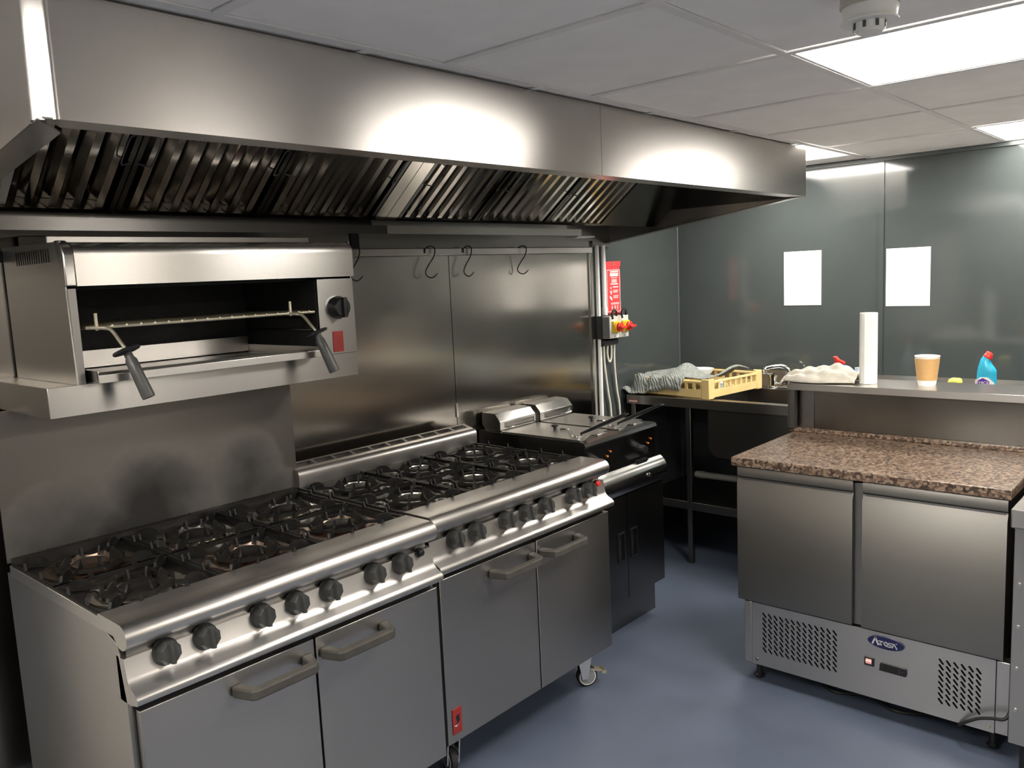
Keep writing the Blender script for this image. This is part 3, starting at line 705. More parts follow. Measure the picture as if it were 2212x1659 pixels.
for k, (xa, xb, kx, ky) in enumerate(((2.012, 2.268, 2.150, -.30), (2.296, 2.55, 2.40, -.32))):
    t = part('lid', MB().prism([(xa, -.10), (xb, -.10), (xb, -.50), (xb - .05, -.50), (xb - .05, -.535), (xb - .12, -.535), (xb - .12, -.50), (xa + .03, -.545), (xa, -.545)], 'z', .9068, .912), 'steel', fr, bevel=.001)
    part('knob', MB().lathe([(.008, .911), (.008, .925), (.016, .929), (.017, .934), (.014, .937), (.001, .938)], (kx, ky, 0), n=20), 'black_plastic', t)
    b = thing('fryer_basket', ('black handled fryer basket hooked in the tank nearest the range' if k == 0 else 'black handled fryer basket hooked in the tank nearest the sink'), 'fryer basket', (xb - .085, -.52, .9068), 'fryer baskets')
    hx = 2.075 if k == 0 else 2.35
    part('basket_rim', MB().box(xb - .118, xb - .052, -.534, -.502, .907, .9105), 'black_plastic', b)
    e = Vector((hx + .045, -.70, 1.018))
    a0 = Vector((hx, -.50, .926))
    part('wire_neck', MB().tube(spline([(kx + .0, ky - .03, .917), (kx - .0, ky - .08, .919), (hx - .02, -.47, .918), (hx - .028, -.497, .917), (hx - .01, -.51, .918), a0], 5), .0035, 8), 'chrome', b)
    part('handle', MB().tube([a0, a0.lerp(e, .25), a0.lerp(e, .6), e], [.005, .0075, .0085, .0075], 10), 'black_plastic', b)
    part('handle_ring', MB().tube([(hx + .046, -.701, 1.019), (hx + .05, -.712, 1.022)], .004, 8), 'chrome', b)

# ------------------------------------------------------------------ pipes, switches, fire blanket
solo('white_pipe', MB().lathe([(.0115, .02), (.0115, 1.745)], (2.968, .030, 0), n=16), 'pipe_white', 'white pipe running down the wall beside the steel sheets', 'pipe')
cp = thing('white_conduit', 'white conduit dropping from the hood to the isolator boxes', 'conduit', (3.025, .030, 1.372))
part('tube', MB().lathe([(.0125, 1.40), (.0125, 1.745)], (3.025, .030, 0), n=16), 'pipe_white', cp)
part('coupler', MB().lathe([(.0155, 1.3695), (.0155, 1.412)], (3.025, .030, 0), n=16), 'pipe_white', cp)
def isolator(x0, x1, label, extra):
    t = thing('isolator_switch', label, 'switch', ((x0 + x1) / 2, 0, 1.247), 'isolator switches on the wall')
    part('back_box', MB().box(x0, x1, -.002, .048, 1.243, 1.368), 'black_plastic', t, bevel=.002)
    part('cover', MB().box(x0 + .001, x1 - .001, -.050, -.002, 1.247, 1.366), 'grey_box', t, bevel=.003)
    c = (x0 + x1) / 2 + .004
    y = part('yellow_plate', MB().box(c - .029, c + .029, -.064, -.050, 1.277, 1.338), 'yellow_plastic', t, bevel=.002)
    part('yellow_collar', MB().lathe([(.031, -.064), (.030, -.074), (.026, -.075)], (c, 0, 1.3075), 'y', 28), 'yellow_plastic', t)
    k = part('rotary_knob', MB().lathe([(.025, -.075), (.025, -.088), (.022, -.091), (.001, -.091)], (c, 0, 1.3075), 'y', 28), 'red_plastic', t)
    part('grip_bar', MB().box(c - .026, c + .026, -.112, -.088, 1.3015, 1.3135), 'red_plastic', k, bevel=.003)
    for sx in (.0,): part('screw', MB().lathe([(.004, -.050), (.004, -.052)], (c, 0, 1.258), 'y', 10), 'grey_box_side', t)
    if extra: part('side_shade', MB().box(x0 - .0006, x0 + .001, -.047, -.004, 1.250, 1.363), 'grey_box_side', t)
    lp = spline([(c - .022, -.052, 1.352), (c - .026, -.050, 1.378), (c - .006, -.052, 1.398), (c + .014, -.050, 1.388), (c + .018, -.048, 1.366)], 6)
    part('lock_tag', MB().tube(lp, .0065, 8), 'black_plastic', t)
isolator(2.954, 3.043, 'grey isolator box with a red and yellow rotary knob, the left of the pair', True)
isolator(3.045, 3.133, 'grey isolator box with a red and yellow rotary knob, the right of the pair', False)
solo('cable_trunk', MB().tube([(2.965, .018, 1.222), (3.105, .018, 1.222)], .0195, 16), 'black_plastic', 'short black cable gland bar beneath the isolator boxes', 'cable gland', bevel=.002)
CB = [([(2.992, .020, 1.21), (3.005, .028, 1.10), (3.035, .032, .95), (3.062, .034, .80), (3.07, .034, .3)], 'pale cable hanging from the left end of the gland bar'),
      ([(3.092, .020, 1.21), (3.098, .028, 1.10), (3.120, .032, .95), (3.148, .034, .80), (3.152, .034, .3)], 'pale cable hanging from the right end of the gland bar'),
      ([(3.025, .018, 1.208), (3.028, .024, 1.16), (3.042, .026, 1.118), (3.056, .026, 1.115), (3.064, .024, 1.135), (3.062, .020, 1.175), (3.060, .018, 1.208)], 'pale cable looped beneath the gland bar')]
for p, lab in CB: solo('power_cable', MB().tube(spline(p, 6), .0058, 8), 'cable_white', lab, 'cable', 'pale cables below the isolators')
fb = thing('fire_blanket', 'red fire blanket pouch on the wall above the isolator boxes', 'fire blanket', (3.125, .035, 1.37))
xa, xb, za, zb = 3.052, 3.200, 1.372, 1.660
def pillow(x0, x1, z0_, z1_, y, t, nx=10, nz=14):
    mb = MB(); vs = []; fs_ = []
    for j in range(nz + 1):
        for i in range(nx + 1):
            u, v = i / nx, j / nz
            b = (math.sin(math.pi * u) ** .6) * (math.sin(math.pi * v) ** .5)
            vs.append((x0 + (x1 - x0) * u, y - .002 - t * b + .0015 * math.sin(9 * v + 5 * u), z0_ + (z1_ - z0_) * v))
    for j in range(nz):
        for i in range(nx): a = j * (nx + 1) + i; fs_.append((a, a + 1, a + nx + 2, a + nx + 1))
    n = len(vs); vs += [(x, y, z) for x, _, z in vs]
    fs_ += [tuple(k + n for k in reversed(f)) for f in fs_]
    edge = [i for i in range(nx + 1)] + [(j + 1) * (nx + 1) - 1 for j in range(1, nz + 1)] + [nz * (nx + 1) + i for i in range(nx - 1, -1, -1)] + [j * (nx + 1) for j in range(nz - 1, 0, -1)]
    for k in range(len(edge)): a, b = edge[k], edge[(k + 1) % len(edge)]; fs_.append((a, b, b + n, a + n))
    return mb.add(vs, fs_)
part('pouch', pillow(xa, xb, za, zb - .025, .046, .006), 'red_fabric', fb)
part('hanging_flap', MB().prism([(xa + .002, zb - .03), (xb - .002, zb - .03), (xb + .002, zb), (xa - .001, zb - .002)], 'y', .040, .044), 'red_fabric', fb)
part('eyelet', MB().ring(.0035, .007, .036, .0405, ((xa + xb) / 2, 0, zb - .014), 'y', 14), 'brass_wire', fb)
yp = .0372
pb = MB()
for a, b, c_, d in ((.012, .136, .010, .0125), (.012, .136, .238, .2405), (.012, .0145, .010, .2405), (.1335, .136, .010, .2405)): pb.box(xa + a, xa + b, yp, yp + .004, za + c_, za + d)
part('printed_border', pb, 'print_white', fb)
part('printed_heading', MB().box(xa + .042, xa + .118, yp - .001, yp + .004, za + .205, za + .222).box(xa + .045, xa + .055, yp - .001, yp + .004, za + .226, za + .234).box(xa + .060, xa + .068, yp - .001, yp + .004, za + .226, za + .234).box(xa + .073, xa + .084, yp - .001, yp + .004, za + .226, za + .234).box(xa + .089, xa + .098, yp - .001, yp + .004, za + .226, za + .234).box(xa + .103, xa + .118, yp - .001, yp + .004, za + .226, za + .234), 'print_white', fb)
pl = MB()
for k, (a, b, z) in enumerate([(.05, .11, .196), (.055, .105, .186), (.055, .105, .181), (.055, .105, .176), (.055, .105, .171), (.045, .115, .164), (.045, .115, .160), (.068, .118, .148), (.068, .118, .143), (.068, .115, .128), (.068, .118, .122), (.068, .11, .116), (.068, .118, .098), (.068, .112, .092), (.068, .118, .086), (.045, .122, .058), (.045, .122, .052), (.075, .10, .018)]):
    pl.box(xa + a, xa + b, yp - .0005, yp + .003, za + z, za + z + .0022)
part('printed_lines', pl, 'print_white', fb)
pi = MB()
for px, pz, rr in ((.048, .142, .005), (.047, .120, .007), (.050, .110, .004), (.040, .092, .006), (.047, .086, .007), (.054, .078, .005), (.055, .034, .006), (.083, .035, .006), (.107, .036, .005)):
    pi.lathe([(rr, yp - .0005), (rr, yp + .003)], (xa + px, 0, za + pz), 'y', 10)
for px in (.055, .083, .107): pi.box(xa + px - .0025, xa + px + .0025, yp - .0005, yp + .003, za + .024, za + .046)
part('printed_pictograms', pi, 'print_white', fb)

# ------------------------------------------------------------------ sink unit
sz = .91
sk = thing('sink_unit', 'stainless sink unit with drainer along the dark back wall', 'sink', (3.5, -.9, 0))
bowl = [(3.245, -.47), (3.70, -.47), (3.70, -1.06), (3.245, -1.06)]
part('drainer_top', MB().sheet([(3.172, .0), (3.826, .0), (3.826, -2.15), (3.172, -2.15)], [bowl], 'z', sz - .004, sz), 'steel_dark', sk)
part('front_lip', MB().box(3.168, 3.172, -2.15, .0, .865, sz + .004), 'steel_dark', sk, bevel=.0015)
part('end_lip', MB().box(3.172, 3.826, -.003, .0, .865, sz + .004), 'steel_dark', sk)
part('upstand', MB().box(3.826, 3.832, -2.15, .0, sz - .004, 1.0), 'steel', sk)
def ushape(e):
    return [(-.47 + e, sz - .003)] + [(-.53 + (.06 + e) * math.cos(math.radians(q)), .66 + (.06 + e) * math.sin(math.radians(q))) for q in range(0, -91, -18)] + [(-1.0 + (.06 + e) * math.cos(math.radians(q)), .66 + (.06 + e) * math.sin(math.radians(q))) for q in range(-90, -181, -18)] + [(-1.06 - e, sz - .003)]
part('bowl', MB().prism(ushape(.004) + list(reversed(ushape(0))), 'x', 3.241, 3.704), 'steel_sink', sk, smooth=40)
for x in (3.241, 3.700): part('bowl_wall', MB().prism(ushape(0), 'x', x, x + .004), 'steel_sink', sk)
for y in (-.03, -.377, -2.1):
    for x in (3.20, 3.79): part('leg', MB().box(x - .014, x + .014, y - .014, y + .014, .0, sz - .004), 'steel_sink', sk, bevel=.002)
part('undershelf', MB().box(3.19, 3.80, -2.1, -.05, .30, .345), 'steel_sink', sk, bevel=.002)
part('waste_pipe', MB().tube(spline([(3.45, -.80, .60), (3.45, -.80, .50), (3.44, -.78, .462), (3.42, -.72, .448), (3.41, -.60, .447), (3.40, -.30, .446)], 5), .019, 12), 'pale_pipe', sk)
part('pipe_collar', MB().tube([(3.403, -.355, .446), (3.402, -.320, .446)], .022, 12), 'pale_pipe', sk)
lb = part('maker_label', MB().box(3.1665, 3.168, -.075, -.012, .872, .890), 'red_badge', sk)
pm = MB()
for k in range(6): pm.box(3.1660, 3.1668, -.070 + k * .0095, -.064 + k * .0095, .876, .886)
part('label_lettering', pm, 'print_white', lb)
tp = thing('mixer_tap', 'chrome mixer tap with swan neck behind the sink bowl', 'tap', (3.745, -.60, sz))
part('base', MB().lathe([(.030, sz), (.030, sz + .006), (.022, sz + .014), (.020, sz + .055), (.026, sz + .066), (.026, sz + .078), (.012, sz + .084), (.001, sz + .085)], (3.745, -.600, 0), n=24), 'chrome', tp)
part('lever', MB().tube([(3.745, -.60, sz + .080), (3.71, -.565, sz + .088), (3.695, -.553, sz + .088)], [.006, .007, .005], 10), 'chrome', tp)
part('body', MB().tube([(3.745, -.60, sz + .018), (3.745, -.70, sz + .018)], .016, 14), 'chrome', tp)
part('spout', MB().tube(spline([(3.745, -.70, sz + .018), (3.745, -.705, sz + .07), (3.74, -.69, sz + .112), (3.73, -.655, sz + .128), (3.71, -.615, sz + .125), (3.695, -.585, sz + .117)], 6), [.015] * 8 + [.012] * 23, 12), 'chrome', tp)
part('nozzle', MB().lathe([(.013, sz + .098), (.014, sz + .118), (.010, sz + .126)], (3.693, -.580, 0), n=16), 'chrome', tp)
# dish rack, turned a little on the drainer
cr = thing('dish_rack', 'cream plastic dishwasher rack on the drainer under a grey towel', 'rack', (3.19, -.50, sz + .004), rot=math.radians(-7))
S, h0, h1 = .495, .0, .105
def local(mb): return mb
def wallpanel(axis, at, th, inv=False):
    holes = []
    n = 8
    for k in range(n):
        a = .045 + (S - .09) * k / n + .008; b = .045 + (S - .09) * (k + 1) / n - .008
        holes.append([(a, .048), (b, .048), (b, .082), (a, .082)])
    return MB().sheet([(.02, h0 + .006), (S - .02, h0 + .006), (S - .02, h1 - .012), (.02, h1 - .012)], holes, axis, at, at + th)
# the thing's own axes: x towards the wall, y towards the steel wall
part('front_wall', wallpanel('x', 0, .006), 'crate_yellow', cr, local=True)
part('back_wall', wallpanel('x', S - .006, .006), 'crate_yellow', cr, local=True)
part('side_wall', wallpanel('y', 0, .006), 'crate_yellow', cr, local=True)
part('side_wall', wallpanel('y', S - .006, .006), 'crate_yellow', cr, local=True)
for x in (0, S):
    for y in (0, S):
        sx = 1 if x == 0 else -1; sy = 1 if y == 0 else -1
        part('corner_post', MB().prism([(x - sx * .004, y - sy * .004), (x + sx * .045, y - sy * .004), (x + sx * .045, y + sy * .008), (x + sx * .008, y + sy * .008), (x + sx * .008, y + sy * .045), (x - sx * .004, y + sy * .045)], 'z', h0, h1), 'crate_yellow', cr, local=True, bevel=.003)
part('top_rim', MB().sheet([(-.003, -.003), (S + .003, -.003), (S + .003, S + .003), (-.003, S + .003)], [[(.012, .012), (S - .012, .012), (S - .012, S - .012), (.012, S - .012)]], 'z', .082, .094), 'crate_yellow', cr, local=True, bevel=.002)
g = MB()
for k in range(1, 9):
    a = S * k / 9; g.box(a - .003, a + .003, .006, S - .006, .006, .016); g.box(.006, S - .006, a - .003, a + .003, .006, .015)
part('base_grid', g, 'crate_yellow', cr, local=True)
# crockery glimpsed in the rack
CR = Matrix.Translation((3.19, -.50, sz + .004)) @ Matrix.Rotation(math.radians(-7), 4, 'Z')
def inrack(x, y, z): return CR @ Vector((x, y, z))
solo('bowl', MB().lathe([(.03, 0), (.04, .02), (.062, .050), (.066, .062), (.063, .062), (.058, .050), (.036, .022), (.001, .018)], inrack(.36, .30, .05), n=28), 'cup_white', 'white bowl just showing at the back of the dish rack', 'bowl')
solo('small_bottle', MB().lathe([(.02, 0), (.02, .05), (.012, .06), (.012, .07)], inrack(.17, .045, .017), n=16), 'clear_plastic', 'small bluish container inside the dish rack by its slotted side', 'container')
# grey towel: rests on the rim, peaks at the far corner, spills over the near left corner
def drape():
    nx, ny = 46, 60; vs = []; fs_ = []
    for j in range(ny + 1):
        for i in range(nx + 1):
            u, v = i / nx, j / ny         # u: depth into rack, v: along the front from right to left
            x = -.055 + .43 * u + .03 * math.sin(4 * v + 1) * (1 - u); y = .17 + .46 * v - .17 * u * (1 - v) + .03 * u * v
            inside = min(x, S - x, y, S - y)
            top = .099 - .020 * max(0, min(1, inside / .10)) + .010 * math.sin(7 * x + 9 * y)
            # raised fold at the back middle, and a small one at the right end
            top += .075 * math.exp(-(((x - .27) / .10) ** 2 + ((y - .34) / .06) ** 2)) + .052 * math.exp(-(((x - .33) / .10) ** 2 + ((y - .06) / .07) ** 2)) + .02 * math.exp(-(((x - .15) / .10) ** 2 + ((y - .42) / .1) ** 2))
            out = max(0, -x) + max(0, y - S)
            if out > 0:
                z = max(.006 + .012 * abs(math.sin(22 * y + 9 * x)), .100 - 2.3 * out)
                x = x * .8 - (.006 if y < S else 0)
            else: z = top
            # crumple near the left front
            k = max(0, min(1, (y - .22) / .2)) * max(0, min(1, (.16 - x) / .16))
            z += k * (.010 * math.sin(55 * x + 30 * y) + .009 * math.sin(70 * y - 20 * x + 1))
            vs.append((x, y, max(z, .005)))
    for j in range(ny):
        for i in range(nx): a = j * (nx + 1) + i; fs_.append((a, a + 1, a + nx + 2, a + nx + 1))
    return MB().add(vs, fs_)
mb = drape(); mb.xf(CR)
tw = solo('grey_towel', mb, 'waffle', 'grey textured towel draped over the dish rack', 'towel', smooth=80)
sd = tw.modifiers.new('thickness', 'SOLIDIFY'); sd.thickness = .005; sd.offset = 1
solo('towel_tag', MB().box(-.012, .012, -.006, .006, 0, .001).xf(CR @ Matrix.Translation((.02, S + .075, .03)) @ Matrix.Rotation(.6, 4, 'Y') @ Matrix.Rotation(.5, 4, 'Z')), 'paper_white', 'small white care tag at the left corner of the grey towel', 'tag')

# ------------------------------------------------------------------ gantry shelf behind the counter
gz = 1.099
gt = thing('gantry_shelf', 'raised steel shelf bench behind the refrigerated counter', 'shelf', (2.81, -1.9, 0))
part('shelf_top', MB().box(2.690, 2.935, -2.75, -1.143, gz - .004, gz), 'steel', gt)
part('front_edge', MB().box(2.686, 2.690, -2.75, -1.143, gz - .028, gz), 'steel', gt, bevel=.001)
part('rear_edge', MB().box(2.935, 2.939, -2.75, -1.143, gz - .028, gz), 'steel', gt)
part('end_panel', MB().prism([(2.7465, .02), (2.935, .02), (2.935, gz - .004), (2.690, gz - .004), (2.690, .906), (2.7465, .906)], 'y', -1.147, -1.143), 'steel_dark', gt)
part('front_flange', MB().box(2.694, 2.722, -1.172, -1.1475, .906, gz - .028), 'steel_dark', gt)
part('back_panel', MB().box(2.742, 2.746, -1.236, -1.150, .02, gz - .004), 'steel_dark', gt)
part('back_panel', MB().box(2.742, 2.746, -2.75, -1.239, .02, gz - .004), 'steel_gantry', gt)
for y in (-1.17, -2.72): part('leg', MB().box(2.89, 2.93, y - .02, y + .02, 0, gz - .004), 'steel_dark', gt)
# paper roll
pr_ = thing('paper_roll', 'tall white paper towel roll standing on the steel shelf', 'paper roll', (2.80, -1.438, gz))
c = (2.80, -1.438, 0)
part('paper', MB().lathe([(.018, gz + .001), (.034, gz + .001), (.0345, gz + .1), (.034, gz + .29), (.018, gz + .29), (.018, gz + .10)], c, n=36), 'tissue', pr_)
part('core', MB().ring(.015, .018, gz + .0005, gz + .288, c, n=24), 'kraft', pr_)
part('loose_edge', MB().prism([(c[0] - .033, c[1] - .008), (c[0] - .0365, c[1] + .004), (c[0] - .0355, c[1] + .006), (c[0] - .032, c[1] - .004)], 'z', gz + .001, gz + .29), 'tissue', pr_)
cu = thing('paper_cup', 'brown paper cup with white rim on the steel shelf', 'cup', (2.835, -1.652, gz))
c = (2.835, -1.652, 0)
part('cup', MB().lathe([(.030, gz + .003), (.0315, gz), (.034, gz + .01), (.0445, gz + .112), (.0463, gz + .1145), (.0463, gz + .117), (.0445, gz + .118), (.0432, gz + .116), (.033, gz + .008), (.001, gz + .006)], c, n=40), 'cup_white', cu)
part('sleeve', MB().lathe([(.0355, gz + .021), (.0362, gz + .021), (.0455, gz + .107), (.0447, gz + .107)], c, n=40), 'kraft', cu)
# cream towel heap at the shelf end
def heap():
    nx, ny = 26, 64; vs = []; fs_ = []
    for j in range(ny + 1):
        for i in range(nx + 1):
            u, v = i / nx * 2 - 1, j / ny
            y = -1.125 - .275 * v; wdt = .055 + .035 * math.sin(math.pi * min(1, v * 1.1)) ; x = 2.775 + .03 * v + u * wdt
            hgt = (.024 + .026 * math.sin(math.pi * min(1, max(0, v * 1.0))) ** .8) * max(0, 1 - abs(u) ** 2.6)
            hgt += .007 * math.sin(16 * u * (1 - .3 * v) + 5 * v) * max(0, 1 - u * u) + .004 * math.sin(30 * v + 6 * u) * max(0, 1 - u * u)
            hgt += .020 * math.exp(-((v - .72) / .14) ** 2 - ((u - .0) / .6) ** 2)
            z = gz + .003 + max(0, hgt)
            if y > -1.135: z = gz + .003 + max(0, hgt)
            vs.append((x, y, z))
    # hanging corner over the shelf end
    for j in range(ny):
        for i in range(nx): a = j * (nx + 1) + i; fs_.append((a, a + 1, a + nx + 2, a + nx + 1))
    nb = len(vs)
    m_ = 8
    for k in range(1, m_ + 1):
        for i in range(nx + 1):
            u = i / nx * 2 - 1; t_ = k / m_
            x0_, y0_, zz = vs[i]
            vs.append((x0_ + .006 * math.sin(8 * t_), y0_ + .020 * math.sin(math.pi * .5 * t_) + .006 * math.sin(5 * u), zz - .034 * t_ * t_ * (1 - .35 * u * u) - .004 * t_))
    for k in range(m_):
        for i in range(nx):
            a = (nb + (k - 1) * (nx + 1) + i) if k else i; b = nb + k * (nx + 1) + i
            fs_.append((a, a + 1, b + 1, b))
    return MB().add(vs, fs_)
ct = solo('cream_towel', heap(), 'cloth_cream', 'crumpled cream towel lying at the left end of the steel shelf', 'towel', smooth=80)
sd = ct.modifiers.new('thickness', 'SOLIDIFY'); sd.thickness = .006; sd.offset = 1
# bottles standing on the drainer behind the shelf
sp = thing('spray_bottle', 'spray bottle with red trigger head behind the cream towel', 'bottle', (3.30, -1.135, sz))
c = (3.30, -1.135, 0)
part('bottle', MB().lathe([(.036, sz), (.038, sz + .01), (.038, sz + .11), (.016, sz + .165), (.013, sz + .19)], c, n=24), 'clear_plastic', sp)
part('collar', MB().lathe([(.016, sz + .183), (.016, sz + .203)], c, n=16), 'cup_white', sp)
part('trigger_head', MB().prism([(-1.112, sz + .232), (-1.108, sz + .240), (-1.122, sz + .240), (-1.135, sz + .226), (-1.162, sz + .215), (-1.162, sz + .203), (-1.125, sz + .203), (-1.118, sz + .218)], 'x', 3.288, 3.312), 'red_plastic', sp, bevel=.003)
part('trigger', MB().prism([(-1.120, sz + .206), (-1.108, sz + .190), (-1.104, sz + .192), (-1.114, sz + .210)], 'x', 3.295, 3.305), 'red_plastic', sp)
solo('blue_cap_bottle', MB().lathe([(.03, sz), (.03, sz + .13), (.012, sz + .165), (.012, sz + .188)], (3.32, -1.215, 0), n=20), 'clear_plastic', 'pale blue bottle top peeking out beside the paper roll', 'bottle')
bt = thing('bleach_bottle', 'blue thick bleach bottle with red cap behind the shelf', 'bottle', (3.35, -1.755, sz))
# flattened body whose shoulder leans to the angled neck: stacked ellipses
def stack(rows, n=24):
    vs = []; fs_ = []
    for (cy, cz, ry, rx, tilt) in rows:
        for i in range(n):
            a = 2 * math.pi * i / n; dy = ry * math.cos(a)
            vs.append((3.35 + rx * math.sin(a), cy + dy * math.cos(tilt), cz + dy * math.sin(tilt)))
    for j in range(len(rows) - 1):
        for i in range(n): fs_.append((j * n + i, j * n + (i + 1) % n, (j + 1) * n + (i + 1) % n, (j + 1) * n + i))
    fs_ += [tuple(range(n)), tuple(range((len(rows) - 1) * n, len(rows) * n))]
    return MB().add(vs, fs_)
b = -1.754
rows = [(b, sz, .036, .028, 0), (b, sz + .008, .0385, .031, 0), (b, sz + .165, .0385, .031, 0), (b, sz + .172, .0378, .0305, 0), (b - .0005, sz + .185, .0378, .030, .05), (b - .001, sz + .200, .036, .029, .15), (b, sz + .215, .031, .026, .3), (b + .002, sz + .228, .026, .022, .45), (b + .002, sz + .243, .0185, .0165, .52), (b - .001, sz + .250, .0175, .0155, .55)]
part('body', stack(rows), 'blue_bottle', bt, smooth=60)
rows = [(b - .001, sz + .249, .0185, .0175, .55), (b - .005, sz + .257, .0185, .0175, .55), (b - .006, sz + .260, .0155, .015, .55), (b - .010, sz + .270, .0145, .014, .55), (b - .0105, sz + .271, .012, .012, .55)]
part('cap', stack(rows), 'red_plastic', bt, smooth=60)
lb = part('label', MB().prism([(b - .036, sz + .04), (b + .036, sz + .04), (b + .037, sz + .150), (b + .018, sz + .166), (b - .010, sz + .166), (b - .036, sz + .143)], 'x', 3.318, 3.3195), 'print_white', bt)
lb2 = part('label_roof', MB().prism([(b + .031, sz + .120), (b + .031, sz + .149), (b + .008, sz + .162), (b - .017, sz + .149), (b - .017, sz + .120)], 'x', 3.3170, 3.3180), 'purple_print', lb)
lb2.parent = bt
tm = text_mesh('label_text', 'THICK', .017)
M = Matrix(((0, 0, -1, 3.3165), (-1, 0, 0, b + .008), (0, 1, 0, sz + .1415), (0, 0, 0, 1)))
tm.transform(Matrix.Translation(-ROOT[bt.name]) @ M); link('label_text', tm, 'print_white', bt)
solo('yellow_sponge', MB().box(3.32, 3.38, -1.655, -1.605, sz + .10, sz + .152), 'sponge_yellow', 'yellow sponge tip just showing behind the shelf beside the bleach', 'sponge', bevel=.012)
solo('sponge_caddy', MB().box(3.31, 3.40, -1.67, -1.48, sz, sz + .10), 'grey_box_side', 'low grey caddy behind the shelf under the yellow sponge', 'caddy', bevel=.006)
solo('clear_packet', MB().lathe([(.010, 0), (.012, .02), (.011, .045), (.004, .049)], (3.355, -1.515, sz + .10), n=14), 'clear_plastic', 'clear bluish cap just showing behind the shelf left of the cup', 'cap')

# ------------------------------------------------------------------ refrigerated counter
ax, ya, yb = 2.16, -1.172, -2.072
at = thing('refrigerated_counter', 'two-door refrigerated prep counter with granite worktop', 'fridge counter', (2.45, -1.62, 0))
part('carcass', MB().box(ax + .045, 2.735, yb + .006, ya - .006, .075, .853), 'steel_dark', at)
part('door_gap', MB().box(ax + .040, ax + .046, yb + .006, ya - .006, .33, .853), 'black_void', at)
part('mullion', MB().box(ax + .020, ax + .042, -1.640, -1.602, .325, .84), 'steel_dark', at, bevel=.002)
gr = part('worktop', MB().box(2.145, 2.735, -2.083, -1.155, .853, .886), 'granite', at, bevel=.003)
part('upstand', MB().box(2.718, 2.7405, -2.083, -1.140, .886, .904), 'granite', gr, bevel=.003)
for k, (a, b_) in enumerate(((ya, -1.603), (-1.636, yb))):
    # folded door: top lip leans back to form the pull
    pr = [(ax + .030, .846), (ax - .004, .846), (ax - .006, .840), (ax - .004, .818), (ax + .016, .797), (ax + .016, .790), (ax, .778), (ax, .327), (ax + .004, .325), (ax + .038, .325), (ax + .038, .846)]
    pr = [(ax + .038, .848), (ax + .006, .848), (ax + .004, .844), (ax + .004, .812), (ax + .010, .806), (ax + .010, .800), (ax + .0, .782), (ax, .329), (ax + .004, .325), (ax + .038, .325)]
    d = part('door', MB().prism(pr, 'y', a, b_), 'steel_fridge', at, smooth=30)
    part('pull_groove', MB().box(ax + .0085, ax + .011, min(a, b_) + .006, max(a, b_) - .006, .799, .806), 'steel_dark', d)
def slotgrid(y0_, z0_, cols, rows, py, pz, drop):
    out = []
    for c_ in range(cols):
        for r_ in range(rows):
            y, z = y0_ - c_ * py, z0_ - r_ * pz
            L_, w_ = .0125, .0032
            a = math.radians(-52); u = Vector((-math.cos(a), math.sin(a))); q = Vector((-u.y, u.x))
            P_ = Vector((y, z)); out.append([tuple(P_ + u * s_ + q * t_) for s_, t_ in ((-L_ * .75, -w_), (-L_, 0), (-L_ * .75, w_), (L_ * .75, w_), (L_, 0), (L_ * .75, -w_))])
    return out
ho = slotgrid(-1.276, .279, 13, 8, .0222, .0198, 0) + slotgrid(-1.893, .272, 6, 8, .0222, .0198, 0)
part('grille_panel', MB().sheet([(-1.226, .075), (-1.226, .322), (-2.052, .322), (-2.052, .075)], ho, 'x', ax + .006, ax + .010), 'steel', at)
part('grille_void', MB().box(ax + .030, ax + .046, -2.04, -1.24, .09, .32), 'black_void', at)
part('corner_trim', MB().box(ax + .004, ax + .05, -1.225, -1.196, .078, .322), 'steel', at, bevel=.002)
part('corner_trim', MB().box(ax + .004, ax + .05, -2.092, -2.054, .078, .322), 'steel', at, bevel=.002)
for y, z in ((-1.245, .095), (-2.036, .095)): part('panel_screw', MB().lathe([(.006, ax + .003), (.007, ax + .007)], (0, y, z), 'x', 12), 'brass_wire' if y < -2 else 'steel_dark', at)
for y in (-1.23, -2.04):
    for x in (2.22, 2.68): part('foot', MB().lathe([(.018, 0), (.020, .008), (.012, .016), (.012, .075)], (x, y, 0), n=16), 'black_plastic', at)
# maker's oval: navy plate with pale angular lettering
by, bz = -1.7185, .2895
ov = part('badge', MB().lathe([(.0600, ax - .0005), (.0600, ax + .006)], (0, 0, 0), 'x', 40).xf(Matrix.Translation((0, by, bz)) @ Matrix.Diagonal((1, 1, .36, 1))), 'navy_print', at)
def strokes(lines, wd_):
    mb = MB()
    for ln in lines:
        for (u0, v0), (u1, v1) in zip(ln, ln[1:]):
            p0, p1 = Vector((u0, v0)), Vector((u1, v1)); d = (p1 - p0).normalized(); n_ = Vector((-d.y, d.x)) * wd_ / 2; e = d * wd_ * .3
            q = [p0 - e + n_, p1 + e + n_, p1 + e - n_, p0 - e - n_]
            mb.prism([(by - p.x, bz + p.y) for p in q], 'x', ax - .0015, ax)
    return mb
let = [('letter_a', [[(-.043, -.009), (-.034, .014), (-.024, -.010)]], .0055), ('letter_t', [[(-.024, .0045), (-.008, .0045)], [(-.016, .0045), (-.014, -.009), (-.022, -.009), (-.020, -.003)]], .0028),
       ('letter_o', [[(-.006, -.001), (.001, .006), (.008, -.001), (.002, -.009), (-.006, -.001)]], .0034), ('letter_s', [[(.020, .004), (.010, .004), (.010, -.001), (.019, -.003), (.018, -.009), (.006, -.009)]], .0030),
       ('letter_a', [[(.022, -.009), (.027, .004), (.029, .004), (.037, -.011)], [(.018, .0045), (.029, .0045)]], .0034), ('registered_mark', [[(.034, .008), (.037, .009), (.037, .006), (.034, .008)]], .0014)]
for nm, ln, wd_ in let:
    part(nm, strokes(ln, wd_), 'silver_print', ov)
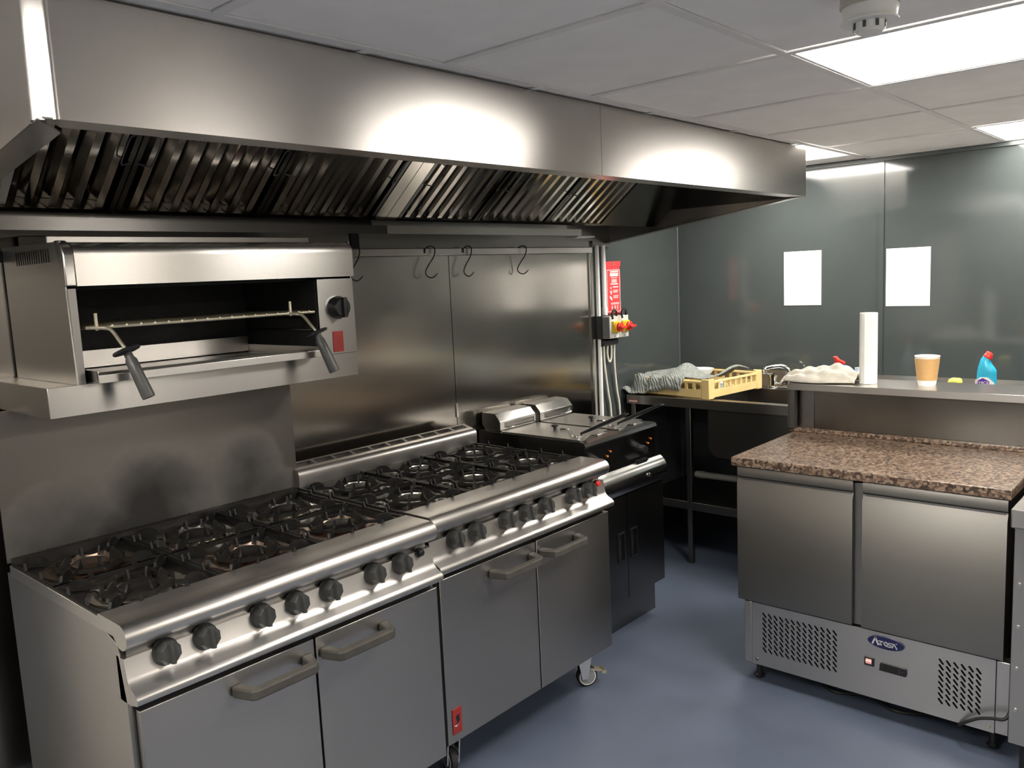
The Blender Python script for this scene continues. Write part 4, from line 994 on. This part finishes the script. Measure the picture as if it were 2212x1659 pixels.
sw = part('power_switch', MB().sheet([(-1.6475, .193), (-1.6475, .222), (-1.680, .222), (-1.680, .193)], [[(-1.6515, .198), (-1.6515, .218), (-1.672, .218), (-1.672, .198)]], 'x', ax + .001, ax + .008), 'black_plastic', at)
part('red_rocker', MB().prism([(ax + .005, .198), (ax + .001, .208), (ax + .006, .218), (ax + .008, .218), (ax + .008, .198)], 'y', -1.672, -1.6515), 'rocker_red', sw)
dp = part('controller', MB().prism([(-1.699, .194), (-1.697, .186), (-1.785, .186), (-1.788, .194), (-1.788, .207), (-1.785, .215), (-1.702, .215), (-1.699, .207)], 'x', ax, ax + .008), 'black_plastic', at, bevel=.001)
part('display_lens', MB().box(ax - .0008, ax + .001, -1.755, -1.712, .191, .210), 'black_void', dp)
for y, z in ((-1.764, .205), (-1.764, .195), (-1.774, .199)): part('button', MB().lathe([(.0025, ax - .0008), (.0028, ax + .001)], (0, y, z), 'x', 10), 'grey_plastic', dp)
solo('mains_cable', MB().tube(spline([(2.36, -1.93, .006), (2.27, -1.935, .02), (2.19, -1.945, .055), (2.142, -1.965, .09), (2.135, -2.01, .125), (2.130, -2.05, .142), (2.128, -2.09, .155), (2.16, -2.101, .19), (2.25, -2.101, .24), (2.45, -2.101, .25)], 6), .0055, 8), 'cable_black', 'black mains cable looping past the right foot of the refrigerated counter', 'cable')
solo('floor_cable', MB().tube(spline([(2.60, -1.30, .006), (2.36, -1.40, .006), (2.26, -1.50, .006), (2.30, -1.62, .006), (2.25, -1.72, .006), (2.29, -1.82, .006), (2.36, -1.88, .006)], 6), .006, 8), 'cable_black', 'dark cable lying on the floor under the refrigerated counter', 'cable')
# steel counter cut by the right edge
rc = thing('steel_counter', 'steel counter cut by the right edge of the picture', 'counter', (2.35, -2.5, 0))
part('worktop', MB().box(1.985, 2.72, -2.95, -2.112, .815, .872), 'steel', rc, bevel=.004)
part('body', MB().box(2.015, 2.70, -2.94, -2.118, .14, .815), 'steel_door', rc, bevel=.002)
for z in (.25, .38, .51, .64): part('rivet', MB().lathe([(.005, 2.010), (.006, 2.0155)], (0, -2.135, z), 'x', 10), 'steel', rc)
for y in (-2.16, -2.90):
    for x in (2.06, 2.66): part('leg', MB().lathe([(.022, 0), (.018, .01), (.018, .141)], (x, y, 0), n=14), 'black_plastic', rc)
